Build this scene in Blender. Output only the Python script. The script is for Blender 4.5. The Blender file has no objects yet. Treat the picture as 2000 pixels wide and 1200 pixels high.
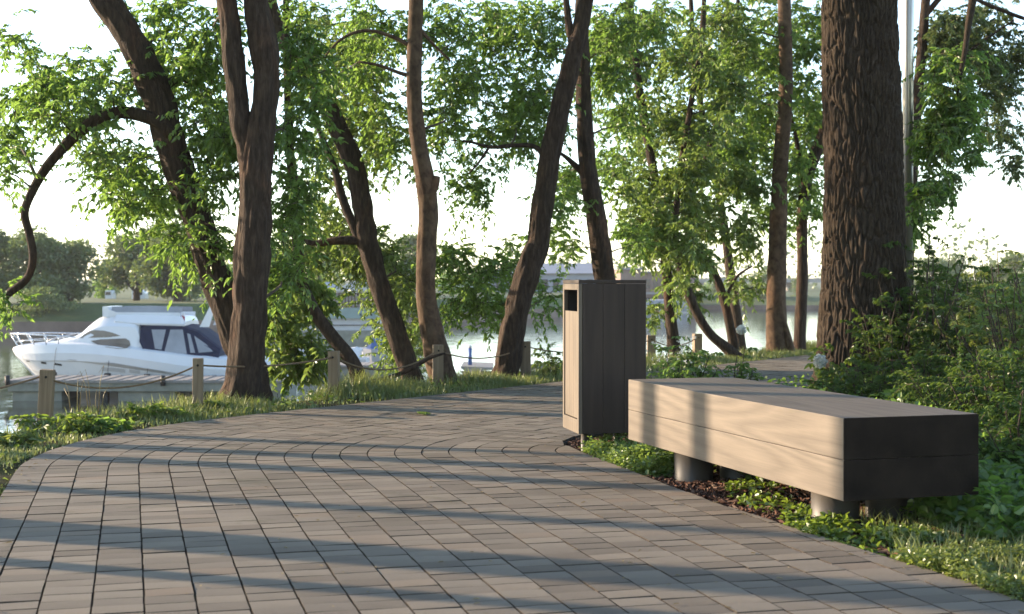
import bpy, bmesh, math, random
import numpy as np
from mathutils import Vector, Matrix
from mathutils.bvhtree import BVHTree

random.seed(7)
rng = np.random.default_rng(7)
sc = bpy.context.scene
COL = sc.collection
R = math.radians

# ------------------------------------------------------------------ camera, sky, sun, exposure
H = 1.05                      # eye height over the path
F = 2778.0                    # focal length in photo pixels (50 mm on 36 mm)
cam = bpy.data.cameras.new('camera')
cam.lens = 50; cam.sensor_width = 36
cam.shift_y = -53 / 2000
cam.clip_start = 0.05; cam.clip_end = 3000
cam.dof.use_dof = True; cam.dof.focus_distance = 8.5; cam.dof.aperture_fstop = 5.0
camo = bpy.data.objects.new('camera', cam); COL.objects.link(camo)
camo.location = (0, 0, H); camo.rotation_euler = (R(90), 0, 0)
sc.camera = camo

SUN_EL = R(13.0)
LIGHT = Vector((.936 * math.cos(SUN_EL), -.352 * math.cos(SUN_EL), -math.sin(SUN_EL))).normalized()
w = bpy.data.worlds.new('World'); sc.world = w; w.use_nodes = True
nt = w.node_tree
bg = nt.nodes['Background']
sky = nt.nodes.new('ShaderNodeTexSky'); sky.sky_type = 'NISHITA'; sky.sun_disc = False
sky.sun_elevation = SUN_EL; sky.sun_rotation = math.atan2(-LIGHT.x, -LIGHT.y) % (2 * math.pi)
sky.altitude = 50; sky.air_density = 0.75; sky.dust_density = 0.25; sky.ozone_density = 0.2
nt.links.new(sky.outputs[0], bg.inputs[0]); bg.inputs[1].default_value = 0.15
sun = bpy.data.lights.new('sun', 'SUN'); sun.energy = 3.9; sun.angle = R(0.8); sun.color = (1, .77, .54)
suno = bpy.data.objects.new('sun', sun); COL.objects.link(suno)
suno.rotation_euler = LIGHT.to_track_quat('-Z', 'Y').to_euler(); suno.location = (-20, 10, 8)
sc.view_settings.view_transform = 'Standard'; sc.view_settings.look = 'None'
sc.view_settings.gamma = 1; sc.view_settings.exposure = 2.0; sc.view_settings.use_curve_mapping = False

# ------------------------------------------------------------------ helpers
WATER = -2.45

def P(px, py, Y):
    """a point at distance Y seen at photo position (px, py)"""
    return Vector(((px - 1000) * Y / F, Y, H - (py - 547) * Y / F))

def G(px, py, z=0.0):
    """the ground point of height z seen at photo position (px, py)"""
    Y = F * (H - z) / (py - 547)
    return Vector(((px - 1000) * Y / F, Y, z))

class MB:
    """collects vertices and faces (with a material index) of ONE mesh object"""
    def __init__(self): self.v = []; self.f = []; self.m = []; self.smooth = []
    def add(self, vs, fs, m=0, smooth=False):
        o = len(self.v); self.v.extend([tuple(v) for v in vs])
        for f in fs:
            self.f.append(tuple(i + o for i in f)); self.m.append(m); self.smooth.append(smooth)
    def box(self, lo, hi, m=0, mat=None):
        x0, y0, z0 = lo; x1, y1, z1 = hi
        vs = [Vector(p) for p in ((x0,y0,z0),(x1,y0,z0),(x1,y1,z0),(x0,y1,z0),(x0,y0,z1),(x1,y0,z1),(x1,y1,z1),(x0,y1,z1))]
        if mat is not None: vs = [mat @ v for v in vs]
        self.add(vs, [(0,3,2,1),(4,5,6,7),(0,1,5,4),(1,2,6,5),(2,3,7,6),(3,0,4,7)], m)
    def tube(self, pts, rad, sides=8, m=0, cap=True, smooth=True, disp=None):
        pts = [Vector(p) for p in pts]; n = len(pts)
        t0 = (pts[1] - pts[0]).normalized()
        ref = Vector((1, 0, 0)) if abs(t0.x) < .9 else Vector((0, 1, 0))
        a = (ref - t0 * ref.dot(t0)).normalized()
        vs = []
        for i in range(n):
            t = (pts[min(i + 1, n - 1)] - pts[max(i - 1, 0)])
            t = t.normalized() if t.length > 1e-9 else t0
            a = (a - t * a.dot(t)); a = a.normalized() if a.length > 1e-6 else ref
            b = t.cross(a)
            r = rad[i] if hasattr(rad, '__len__') else rad
            for k in range(sides):
                an = 2 * math.pi * k / sides
                rr = r if disp is None else r * disp(an, i, pts[i])
                vs.append(pts[i] + (a * math.cos(an) + b * math.sin(an)) * rr)
        fs = []
        for i in range(n - 1):
            for k in range(sides):
                k2 = (k + 1) % sides
                fs.append((i*sides+k, i*sides+k2, (i+1)*sides+k2, (i+1)*sides+k))
        self.add(vs, fs, m, smooth)
        if cap and sides > 2:
            o = len(self.v) - len(vs)
            self.f.append(tuple(o + k for k in reversed(range(sides)))); self.m.append(m); self.smooth.append(False)
            self.f.append(tuple(o + (n-1)*sides + k for k in range(sides))); self.m.append(m); self.smooth.append(False)
    def prism(self, poly, axis_vec, m=0, flip=False):
        """closed prism: a planar polygon swept by axis_vec"""
        n = len(poly); av = Vector(axis_vec)
        vs = [Vector(p) for p in poly] + [Vector(p) + av for p in poly]
        fs = [tuple(reversed(range(n))), tuple(range(n, 2*n))] + [(i, (i+1) % n, n + (i+1) % n, n + i) for i in range(n)]
        self.add(vs, fs, m)
    def loft(self, rings, m=0, closed=True, caps=True, smooth=False):
        n = len(rings[0]); vs = [p for r in rings for p in r]; fs = []
        for i in range(len(rings) - 1):
            for k in range(n if closed else n - 1):
                k2 = (k + 1) % n
                fs.append((i*n+k, i*n+k2, (i+1)*n+k2, (i+1)*n+k))
        self.add(vs, fs, m, smooth)
        if caps:
            o = len(self.v) - len(vs)
            self.f.append(tuple(o + k for k in reversed(range(n)))); self.m.append(m); self.smooth.append(False)
            self.f.append(tuple(o + (len(rings)-1)*n + k for k in range(n))); self.m.append(m); self.smooth.append(False)
    def build(self, name, mats, parent=None, origin=None, bevel=0.0, fix=True):
        me = bpy.data.meshes.new(name)
        vs = self.v
        if origin is not None:
            ox, oy, oz = origin; vs = [(v[0]-ox, v[1]-oy, v[2]-oz) for v in vs]
        me.from_pydata(vs, [], self.f)
        for mm in (mats if isinstance(mats, (list, tuple)) else [mats]): me.materials.append(mm)
        me.polygons.foreach_set('material_index', self.m)
        me.polygons.foreach_set('use_smooth', self.smooth)
        if fix or bevel:
            bm = bmesh.new(); bm.from_mesh(me)
            if fix: bmesh.ops.recalc_face_normals(bm, faces=bm.faces)
            if bevel:
                es = [e for e in bm.edges if len(e.link_faces) == 2 and e.calc_face_angle(0) > .5]
                bmesh.ops.bevel(bm, geom=es, offset=bevel, segments=2, affect='EDGES', profile=.6)
            bm.to_mesh(me); bm.free()
        return link(name, me, parent)

def link(name, me, parent=None):
    o = bpy.data.objects.new(name, me); COL.objects.link(o)
    if parent is not None: o.parent = parent
    return o

def tag(o, label=None, cat=None, group=None, kind=None):
    if label: o['label'] = label
    if cat: o['category'] = cat
    if group: o['group'] = group
    if kind: o['kind'] = kind
    return o

def empty(name, loc, label, cat, group=None, rz=0.0):
    o = bpy.data.objects.new(name, None); COL.objects.link(o)
    o.location = loc; o.rotation_euler = (0, 0, rz); o.empty_display_size = .2
    return tag(o, label, cat, group)

def np_mesh(name, verts, faces_flat, per_face, mats, parent=None, origin=None, mat_idx=None, smooth=False):
    """verts (n,3), faces all with per_face corners"""
    verts = np.asarray(verts, np.float32)
    if origin is not None: verts = verts - np.array(origin, np.float32)
    me = bpy.data.meshes.new(name)
    nf = len(faces_flat) // per_face
    me.vertices.add(len(verts)); me.vertices.foreach_set('co', verts.ravel())
    me.loops.add(len(faces_flat)); me.loops.foreach_set('vertex_index', np.asarray(faces_flat, np.int32))
    me.polygons.add(nf)
    me.polygons.foreach_set('loop_start', np.arange(0, nf * per_face, per_face, dtype=np.int32))
    me.polygons.foreach_set('loop_total', np.full(nf, per_face, np.int32))
    for mm in (mats if isinstance(mats, (list, tuple)) else [mats]): me.materials.append(mm)
    if mat_idx is not None: me.polygons.foreach_set('material_index', np.asarray(mat_idx, np.int32))
    me.polygons.foreach_set('use_smooth', np.full(nf, smooth))
    me.update(calc_edges=True); me.validate()
    return link(name, me, parent)

def catmull(pts, step):
    """resample control points (tuples of floats) with a Catmull-Rom spline"""
    pts = [np.array(p, float) for p in pts]
    if len(pts) == 2: ext = [2*pts[0]-pts[1]] + pts + [2*pts[1]-pts[0]]
    else: ext = [2*pts[0]-pts[1]] + pts + [2*pts[-1]-pts[-2]]
    out = []
    for i in range(1, len(ext) - 2):
        p0, p1, p2, p3 = ext[i-1], ext[i], ext[i+1], ext[i+2]
        n = max(1, int(np.linalg.norm((p2 - p1)[:3]) / step))
        for k in range(n):
            t = k / n
            out.append(.5*((2*p1) + (-p0+p2)*t + (2*p0-5*p1+4*p2-p3)*t*t + (-p0+3*p1-3*p2+p3)*t**3))
    out.append(pts[-1]); return out

def hash3(ix, iy, iz, seed=0):
    h = (ix.astype(np.int64)*374761393 + iy.astype(np.int64)*668265263 + iz.astype(np.int64)*2147483647 + seed*974711) & 0xffffffff
    h = ((h ^ (h >> 13)) * 1274126177) & 0xffffffff
    h = (h ^ (h >> 16)) & 0xffffffff
    return h / 4294967295.0

def vnoise(p, seed=0):
    p = np.asarray(p, float); i = np.floor(p); f = p - i; f = f*f*(3-2*f); i = i.astype(np.int64)
    r = 0
    for dx in (0, 1):
        for dy in (0, 1):
            for dz in (0, 1):
                wgt = (f[:,0] if dx else 1-f[:,0]) * (f[:,1] if dy else 1-f[:,1]) * (f[:,2] if dz else 1-f[:,2])
                r = r + wgt * hash3(i[:,0]+dx, i[:,1]+dy, i[:,2]+dz, seed)
    return r

def fbm(p, octv=3, seed=0):
    r = 0; a = .5; p = np.asarray(p, float)
    for o in range(octv):
        r = r + a * vnoise(p, seed + o); p = p * 2.03 + 11.3; a *= .5
    return r

# ------------------------------------------------------------------ materials
def mat(name):
    m = bpy.data.materials.new(name); m.use_nodes = True
    n = m.node_tree.nodes; n.clear()
    out = n.new('ShaderNodeOutputMaterial')
    return m, m.node_tree, out

def nd(t, typ, **kw):
    n = t.nodes.new(typ)
    for k, v in kw.items(): setattr(n, k, v)
    return n

def ramp(t, src, stops):
    r = nd(t, 'ShaderNodeValToRGB'); el = r.color_ramp.elements
    while len(el) < len(stops): el.new(.5)
    for e, (p, c) in zip(el, stops): e.position = p; e.color = (*c, 1)
    t.links.new(src, r.inputs[0]); return r.outputs[0]

def coords(t, scale=(1, 1, 1), loc=(0, 0, 0), kind='Object'):
    tc = nd(t, 'ShaderNodeTexCoord'); mp = nd(t, 'ShaderNodeMapping')
    mp.inputs['Scale'].default_value = scale; mp.inputs['Location'].default_value = loc
    t.links.new(tc.outputs[kind], mp.inputs['Vector']); return mp.outputs[0]

def noise(t, vec, scale, detail=4, rough=.55, dist=0.0):
    n = nd(t, 'ShaderNodeTexNoise'); n.inputs['Scale'].default_value = scale; n.inputs['Detail'].default_value = detail
    n.inputs['Roughness'].default_value = rough; n.inputs['Distortion'].default_value = dist
    t.links.new(vec, n.inputs['Vector']); return n

def mixc(t, a, b, f, mode='MIX'):
    m = nd(t, 'ShaderNodeMix', data_type='RGBA', blend_type=mode)
    for s, v in ((0, f), (6, a), (7, b)):
        if isinstance(v, (int, float)): m.inputs[s].default_value = v
        elif isinstance(v, (tuple, list)): m.inputs[s].default_value = (*v, 1)
        else: t.links.new(v, m.inputs[s])
    return m.outputs[2]

def bump(t, h, strength=.3, dist=.01):
    b = nd(t, 'ShaderNodeBump'); b.inputs['Strength'].default_value = strength; b.inputs['Distance'].default_value = dist
    t.links.new(h, b.inputs['Height']); return b.outputs[0]

def principled(t, out, col, rough=.7, normal=None, metallic=0.0, spec=.4):
    b = nd(t, 'ShaderNodeBsdfPrincipled')
    if isinstance(col, (tuple, list)): b.inputs['Base Color'].default_value = (*col, 1)
    else: t.links.new(col, b.inputs['Base Color'])
    if isinstance(rough, (int, float)): b.inputs['Roughness'].default_value = rough
    else: t.links.new(rough, b.inputs['Roughness'])
    b.inputs['Metallic'].default_value = metallic
    b.inputs['Specular IOR Level'].default_value = spec
    if normal is not None: t.links.new(normal, b.inputs['Normal'])
    t.links.new(b.outputs[0], out.inputs[0]); return b

def simple(name, col, rough=.6, var=.18, scale=6, metallic=0.0, bmp=.15, bdist=.004, spec=.4):
    m, t, out = mat(name)
    v = coords(t); n = noise(t, v, scale, 5)
    lo = tuple(c * (1 - var) for c in col); hi = tuple(min(1, c * (1 + var)) for c in col)
    c = ramp(t, n.outputs[0], [(.3, lo), (.7, hi)])
    n2 = noise(t, v, scale * 9, 3)
    principled(t, out, c, rough, bump(t, n2.outputs[0], bmp, bdist), metallic, spec)
    return m

def leaf_mat(name, dark, light, trans, tfac=.45, gloss=.06):
    m, t, out = mat(name)
    gi = nd(t, 'ShaderNodeNewGeometry')
    c = ramp(t, gi.outputs['Random Per Island'], [(0, dark), (.6, tuple((a+b)/2 for a, b in zip(dark, light))), (1, light)])
    v = coords(t); n = noise(t, v, 1.6, 2)
    c = mixc(t, c, (.72, .80, .55), ramp(t, n.outputs[0], [(.35, (0,0,0)), (.75, (.5,.5,.5))]), 'MULTIPLY')
    d = nd(t, 'ShaderNodeBsdfDiffuse'); t.links.new(c, d.inputs[0])
    tr = nd(t, 'ShaderNodeBsdfTranslucent')
    tc = mixc(t, c, trans, .6); t.links.new(tc, tr.inputs[0])
    g = nd(t, 'ShaderNodeBsdfGlossy'); g.inputs[1].default_value = .42; g.inputs[0].default_value = (.8, .85, .8, 1)
    a = nd(t, 'ShaderNodeMixShader'); a.inputs[0].default_value = tfac
    t.links.new(d.outputs[0], a.inputs[1]); t.links.new(tr.outputs[0], a.inputs[2])
    b = nd(t, 'ShaderNodeMixShader'); b.inputs[0].default_value = gloss
    t.links.new(a.outputs[0], b.inputs[1]); t.links.new(g.outputs[0], b.inputs[2])
    t.links.new(b.outputs[0], out.inputs[0]); return m

def bark_mat(name, dark, mid, light, vs=(9, 9, 2.2), bs=.8, bd=.02, patch=(1.7, 1.25, 1.0)):
    m, t, out = mat(name)
    v = coords(t, vs); n = noise(t, v, 3.0, 6, .62, .4)
    n2 = noise(t, coords(t), 1.3, 3)
    c = ramp(t, n.outputs[0], [(.28, dark), (.5, mid), (.74, light)])
    c = mixc(t, c, (.62, .66, .5), ramp(t, n2.outputs[0], [(.5, (0,0,0)), (.75, (.6,.6,.6))]), 'MULTIPLY')
    n4 = noise(t, coords(t, (1,1,.35), (3.1,1.7,.4)), 3.2, 4, .6)
    c = mixc(t, c, patch, ramp(t, n4.outputs[0], [(.54,(0,0,0)), (.68,(.8,.8,.8))]), 'MULTIPLY')
    n3 = noise(t, v, 9.0, 4, .6)
    ad = nd(t, 'ShaderNodeMath', operation='ADD'); t.links.new(n.outputs[0], ad.inputs[0])
    ml = nd(t, 'ShaderNodeMath', operation='MULTIPLY'); ml.inputs[1].default_value = .4
    t.links.new(n3.outputs[0], ml.inputs[0]); t.links.new(ml.outputs[0], ad.inputs[1])
    principled(t, out, c, .9, bump(t, ad.outputs[0], bs, bd), 0, .2)
    return m

def wood_mat(name, a, b, ringscale=9, stretch=.10, dist=2.5, rough=.65, axis='x', stain=.25):
    m, t, out = mat(name)
    s = {'x': (stretch*ringscale, ringscale, ringscale), 'z': (ringscale, ringscale, stretch*ringscale)}[axis]
    tc = nd(t, 'ShaderNodeTexCoord'); oi = nd(t, 'ShaderNodeObjectInfo')
    mp = nd(t, 'ShaderNodeMapping'); mp.inputs['Scale'].default_value = s
    cb = nd(t, 'ShaderNodeCombineXYZ')
    mu = nd(t, 'ShaderNodeMath', operation='MULTIPLY'); mu.inputs[1].default_value = .45
    t.links.new(oi.outputs['Random'], mu.inputs[0])
    for k in range(3): t.links.new(mu.outputs[0], cb.inputs[k])
    t.links.new(tc.outputs['Object'], mp.inputs[0]); t.links.new(cb.outputs[0], mp.inputs['Location'])
    wn = noise(t, mp.outputs[0], 1.0, 1.5, .45)
    mm = nd(t, 'ShaderNodeMath', operation='MULTIPLY'); mm.inputs[1].default_value = dist*10
    t.links.new(wn.outputs[0], mm.inputs[0])
    wv = nd(t, 'ShaderNodeMath', operation='PINGPONG'); wv.inputs[1].default_value = 1.0
    t.links.new(mm.outputs[0], wv.inputs[0])
    fs = {'x': (4, 130, 130), 'z': (130, 130, 4)}[axis]
    fine = noise(t, coords(t, fs), 1.0, 4, .6)
    f = nd(t, 'ShaderNodeMath', operation='MULTIPLY_ADD'); f.inputs[1].default_value = .38
    t.links.new(wv.outputs[0], f.inputs[0])
    m2 = nd(t, 'ShaderNodeMath', operation='MULTIPLY'); m2.inputs[1].default_value = .62
    t.links.new(fine.outputs[0], m2.inputs[0]); t.links.new(m2.outputs[0], f.inputs[2])
    c = ramp(t, f.outputs[0], [(.2, a), (.75, b)])
    n2 = noise(t, coords(t, tuple(2.2 if k > 50 else .8 for k in fs)), 1.2, 4)
    c = mixc(t, c, (.55, .52, .5), ramp(t, n2.outputs[0], [(.45, (0,0,0)), (.8, (stain*2,)*3)]), 'MULTIPLY')
    principled(t, out, c, rough, bump(t, f.outputs[0], .25, .002), 0, .35)
    return m

M = {}
def make_materials():
    # paving stones
    m, t, out = mat('paver'); M['paver'] = m
    gi = nd(t, 'ShaderNodeNewGeometry'); oi = nd(t, 'ShaderNodeObjectInfo')
    ad = nd(t, 'ShaderNodeMath', operation='ADD'); fr = nd(t, 'ShaderNodeMath', operation='FRACT')
    t.links.new(gi.outputs['Random Per Island'], ad.inputs[0]); t.links.new(oi.outputs['Random'], ad.inputs[1]); t.links.new(ad.outputs[0], fr.inputs[0])
    c = ramp(t, fr.outputs[0], [(0, (.124,.104,.083)), (.45, (.162,.139,.112)), (.85, (.198,.170,.135)), (1, (.178,.140,.106))])
    v = coords(t, kind='Object'); n = noise(t, v, 1.1, 5, .6); n1 = noise(t, v, 260, 3, .7)
    c = mixc(t, c, (.72,.72,.70), ramp(t, n.outputs[0], [(.40,(0,0,0)), (.70,(1,1,1))]), 'MULTIPLY')
    c = mixc(t, c, (1.25,1.2,1.15), ramp(t, n1.outputs[0], [(.55,(0,0,0)), (.75,(.6,.6,.6))]), 'MULTIPLY')
    ns = noise(t, v, 2.7, 6, .7, .6)
    c = mixc(t, c, (.62,.66,.55), ramp(t, ns.outputs[0], [(.58,(0,0,0)), (.68,(.75,.75,.75))]), 'MULTIPLY')
    n2 = noise(t, v, 120, 4, .65); n3 = noise(t, v, 22, 4, .6)
    a2 = nd(t, 'ShaderNodeMath', operation='ADD'); t.links.new(n2.outputs[0], a2.inputs[0]); t.links.new(n3.outputs[0], a2.inputs[1])
    principled(t, out, c, .82, bump(t, a2.outputs[0], .5, .0035), 0, .25)
    M['paver_edge'] = simple('paver_dirty_edge', (.060,.050,.040), .95, .3, 20, bmp=.3, spec=.1)
    M['bedding'] = simple('bedding_sand', (.022,.020,.017), .95, .3, 30)
    # soil, grass base
    m, t, out = mat('bank_soil'); M['soil'] = m
    v = coords(t); n = noise(t, v, 1.4, 6); n2 = noise(t, v, 25, 5, .7)
    c = ramp(t, n.outputs[0], [(.35,(.035,.028,.017)), (.55,(.045,.05,.018)), (.7,(.06,.075,.024))])
    principled(t, out, c, .95, bump(t, n2.outputs[0], .9, .03), 0, .1)
    M['mulchbed'] = simple('mulch_bed', (.040,.026,.018), .95, .4, 14, bmp=.8, bdist=.02, spec=.1)
    m, t, out = mat('mulch_chip'); M['chip'] = m
    gi = nd(t, 'ShaderNodeNewGeometry')
    c = ramp(t, gi.outputs['Random Per Island'], [(0,(.035,.018,.012)), (.45,(.085,.04,.025)), (.8,(.14,.07,.045)), (1,(.20,.14,.10))])
    principled(t, out, c, .85, None, 0, .2)
    # water
    m, t, out = mat('river_water'); M['water'] = m
    v = coords(t, (1, .38, 1)); n = noise(t, v, 1.5, 5, .6, .3); n2 = noise(t, coords(t, (.35,.12,1)), .6, 3)
    ad = nd(t, 'ShaderNodeMath', operation='ADD'); t.links.new(n.outputs[0], ad.inputs[0]); t.links.new(n2.outputs[0], ad.inputs[1])
    principled(t, out, (.03,.04,.035), .06, bump(t, ad.outputs[0], .35, .05), 0, .6)
    # foliage
    M['leaf_a'] = leaf_mat('leaf_green', (.056,.118,.017), (.128,.200,.036), (.33,.54,.09), .58)
    M['leaf_b'] = leaf_mat('leaf_deep', (.048,.104,.016), (.115,.185,.033), (.30,.50,.08), .56)
    M['leaf_c'] = leaf_mat('leaf_fresh', (.060,.115,.022), (.13,.19,.045), (.34,.48,.09), .5)
    M['leaf_far'] = leaf_mat('leaf_far', (.060,.098,.030), (.110,.150,.046), (.22,.30,.07), .4)
    M['leaf_shrub'] = leaf_mat('leaf_shrub', (.046,.092,.014), (.115,.170,.028), (.32,.45,.05), .48)
    M['leaf_shade'] = leaf_mat('leaf_shaded', (.026,.062,.012), (.072,.118,.024), (.22,.33,.05), .42, .03)  # darker shrub leaf; shade on the right is put into its colour
    M['leaf_moss'] = leaf_mat('leaf_moss', (.085,.125,.022), (.16,.19,.050), (.36,.44,.08), .42)
    M['grass'] = leaf_mat('grass_blade', (.095,.135,.032), (.20,.22,.085), (.36,.42,.12), .4)
    M['dry'] = leaf_mat('dry_stalk', (.20,.15,.08), (.32,.25,.14), (.3,.22,.1), .25)
    M['flower'] = leaf_mat('flower_petal', (.55,.53,.50), (.75,.73,.70), (.7,.7,.65), .3)
    # bark
    M['bark'] = bark_mat('bark_brown', (.016,.011,.008), (.042,.029,.021), (.082,.058,.041), (11, 11, 2.4), 1.0, .03)
    M['bark_red'] = bark_mat('bark_warm', (.032,.020,.013), (.078,.051,.033), (.125,.086,.057), (5, 5, 3.5), .6, .014, (1.3, 1.12, 1.0))
    M['bark_oak'] = bark_mat('bark_furrowed', (.016,.012,.009), (.040,.029,.020), (.078,.060,.043), (30, 30, 6), 1.0, .014, (1.15, 1.08, 1.0))
    M['twig'] = simple('twig_bark', (.05,.038,.026), .9, .3, 8)
    # wood
    M['bench'] = wood_mat('bench_timber', (.080,.065,.050), (.142,.116,.089), 4.0, .09, 3.2)
    M['end_shade'] = simple('shaded_end_grain', (.018,.013,.0105), .75, .4, 7, bmp=.3, spec=.12)  # end grain with the shade of the bench ends put into its colour
    M['bin'] = wood_mat('bin_timber_shade', (.026,.017,.013), (.044,.029,.022), 8, .06, 1.2, .6, 'z')  # same timber as the front, with shade put into the darker colour
    M['bin_lit'] = wood_mat('bin_timber_lit', (.088,.071,.053), (.135,.108,.081), 8, .06, 1.2, .6, 'z')  # same timber as the sides, with sunlight put into the lighter colour
    M['post'] = wood_mat('post_timber', (.150,.108,.068), (.240,.178,.115), 12, .08, 1.2, .75, 'z')
    M['steel'] = simple('painted_steel', (.052,.046,.039), .5, .1, 4, .0, .06, .002)
    M['dark'] = simple('dark_liner', (.012,.011,.010), .8, .2, 8)
    M['pole'] = simple('galvanised_pole', (.42,.40,.38), .32, .08, 3, .85, .04, .002)
    M['rope'] = simple('manila_rope', (.16,.11,.065), .9, .3, 90, bmp=.6)
    # boats, docks and buildings
    M['white'] = simple('gelcoat_white', (.60,.61,.63), .25, .03, 2, bmp=.02)
    M['offwhite'] = simple('offwhite_trim', (.40,.40,.41), .35, .05, 3, bmp=.03)
    M['navy'] = simple('navy_canvas', (.010,.014,.038), .85, .2, 6, bmp=.3)
    M['vinyl'] = simple('clear_vinyl', (.24,.25,.27), .18, .15, 2, bmp=.1, bdist=.01)
    M['tint'] = simple('tinted_glass', (.16,.13,.10), .08, .25, 2, bmp=.02)
    M['chrome'] = simple('stainless_rail', (.62,.62,.62), .2, .04, 3, .8, .02)
    M['black'] = simple('black_rubber', (.02,.02,.02), .6, .2, 6)
    M['concrete'] = simple('dock_concrete', (.20,.20,.165), .85, .22, 3, bmp=.4)
    M['dockdeck'] = simple('dock_deck_boards', (.22,.20,.18), .8, .12, 5, bmp=.2)
    M['teal'] = simple('teal_paint', (.20,.26,.25), .5, .1, 2)
    M['blue'] = simple('blue_tarp', (.05,.10,.26), .55, .2, 2)
    M['red'] = simple('red_cloth', (.25,.03,.05), .7, .2, 4)
    M['greywall'] = simple('grey_cladding', (.30,.31,.34), .7, .08, .6)
    M['greyroof'] = simple('grey_roof', (.20,.21,.24), .6, .1, .6)
    M['brickwall'] = simple('brown_brick', (.20,.145,.12), .85, .15, 1.5)
    M['winglass'] = simple('window_glass', (.05,.055,.065), .1, .2, 1)
    M['lawn'] = simple('far_lawn', (.055,.080,.022), .95, .25, .3, bmp=.5, bdist=.1)
    M['quay'] = simple('quay_stone', (.17,.125,.10), .85, .25, .8, bmp=.5, bdist=.03)
    M['bridge'] = simple('bridge_concrete', (.28,.27,.26), .8, .1, .3)
make_materials()

# ------------------------------------------------------------------ plan of the place
HEAD0, HEAD1 = R(-15), R(35)
CX, CY = .85, 8.75
ROUT = 3.70; NCOL = 21; CW = .164
def edge_curve(r, step=.1, back=12.0, fwd=22.0):
    """a line of the path at radius r from the bend's centre, from behind the camera round the bend"""
    pts = []
    a0 = np.array((CX - r*math.cos(HEAD0), CY + r*math.sin(HEAD0)))
    d0 = np.array((math.sin(HEAD0), math.cos(HEAD0)))
    for k in np.arange(-back, 0, step): pts.append(a0 + d0*k)
    arc = r * (HEAD1 - HEAD0); n = max(4, int(arc/step), 12)
    for k in range(n + 1):
        h = HEAD0 + (HEAD1 - HEAD0)*k/n
        pts.append(np.array((CX - r*math.cos(h), CY + r*math.sin(h))))
    a1 = pts[-1]; d1 = np.array((math.sin(HEAD1), math.cos(HEAD1)))
    for k in np.arange(step, fwd, step): pts.append(a1 + d1*k)
    return np.array(pts)

OUTER = edge_curve(ROUT, .15)
BED = np.array([(3.6,-2.6),(2.4,1.9),(1.66,4.68),(1.49,5.2),(1.29,5.75),(1.09,6.35),(.864,7.06),(.656,7.85),(.50,8.45),(.385,8.9),(.33,9.2),(.38,9.45),
                (.62,9.95),(1.15,10.9),(1.75,11.95),(2.35,13.0),(2.95,14.1),(3.75,15.4),(5.2,17.5),(8.2,21.8),(14,30)], float)
BED = np.array([p[:2] for p in catmull([(a, b, 0) for a, b in BED], .25)])
RIGHT = np.array([(13,-4),(12.5,6),(11,12),(11,18),(14,26),(22,40)], float)

def seg_dist(pts, line):
    """signed distance of pts (n,2) to a polyline; positive on its left side"""
    pts = np.asarray(pts, float); best = np.full(len(pts), 1e9); sign = np.ones(len(pts))
    for a, b in zip(line[:-1], line[1:]):
        d = b - a; L2 = (d*d).sum(); q = pts - a
        t = np.clip((q @ d)/L2, 0, 1); c = q - t[:,None]*d
        dist = np.hypot(c[:,0], c[:,1]); s = np.sign(d[0]*q[:,1] - d[1]*q[:,0])
        up = dist < best - 1e-9
        best = np.where(up, dist, best); sign = np.where(up, s, sign)
    return best*sign

VERGE = .80
OUT_C = OUTER[::4]
def terrain(pts):
    pts = np.asarray(pts, float).reshape(-1, 2)
    do = seg_dist(pts, OUT_C); dr = -seg_dist(pts, RIGHT)
    z = np.full(len(pts), -.035)
    nz = fbm(np.c_[pts*1.7, np.zeros(len(pts))], 3, 5) - .44
    z = z + np.where(do > .05, np.clip(do, 0, .6)*.12*nz*2 + .02, 0)
    z = z - np.clip(do - VERGE, 0, 4.0)*(1.1 + .3*nz)
    z = z - np.clip(dr, 0, 5)*.8
    db = seg_dist(pts, BED)
    inb = (db < -.1)
    z = z + np.where(inb, np.clip(-db - .1, 0, 2.5)*.035 + .05*nz, 0)
    return np.maximum(z, WATER - 1.2)
def tz(x, y): return float(terrain([(x, y)])[0])

# ------------------------------------------------------------------ ground, water
def build_ground():
    xs = np.concatenate([np.arange(-30,-9,1.2), np.arange(-9,13,.16), np.arange(13,60,1.5)])
    ys = np.concatenate([np.arange(-14,1,.8), np.arange(1,22,.16), np.arange(22,60,1.2)])
    gx, gy = np.meshgrid(xs, ys); pts = np.c_[gx.ravel(), gy.ravel()]
    z = terrain(pts)
    nx, ny = len(xs), len(ys)
    i = np.arange(ny-1)[:,None]*nx + np.arange(nx-1)[None,:]
    f = np.stack([i, i+1, i+nx+1, i+nx], -1).reshape(-1, 4)
    db = seg_dist(pts, BED)
    fc = db[f].mean(1); inb = (fc < 0)
    o = np_mesh('ground', np.c_[pts, z], f.ravel(), 4, [M['soil'], M['mulchbed']], mat_idx=inb.astype(int), smooth=True)
    tag(o, kind='structure')
build_ground()
b = MB(); b.add([(-1500,-40,WATER),(1500,-40,WATER),(1500,2500,WATER),(-1500,2500,WATER)], [(0,1,2,3)])
tag(b.build('water', M['water']), kind='structure')

# ------------------------------------------------------------------ the paved path
def clip_poly(poly, a, n):
    out = []
    for i in range(len(poly)):
        p, q = poly[i], poly[(i+1) % len(poly)]
        dp, dq = (p-a) @ n, (q-a) @ n
        if dp >= 0: out.append(p)
        if (dp >= 0) != (dq >= 0): out.append(p + (q-p)*dp/(dp-dq))
    return out

def poly_area(p):
    p = np.array(p); x, y = p[:,0], p[:,1]
    return .5*abs((x*np.roll(y,-1) - y*np.roll(x,-1)).sum())

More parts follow.
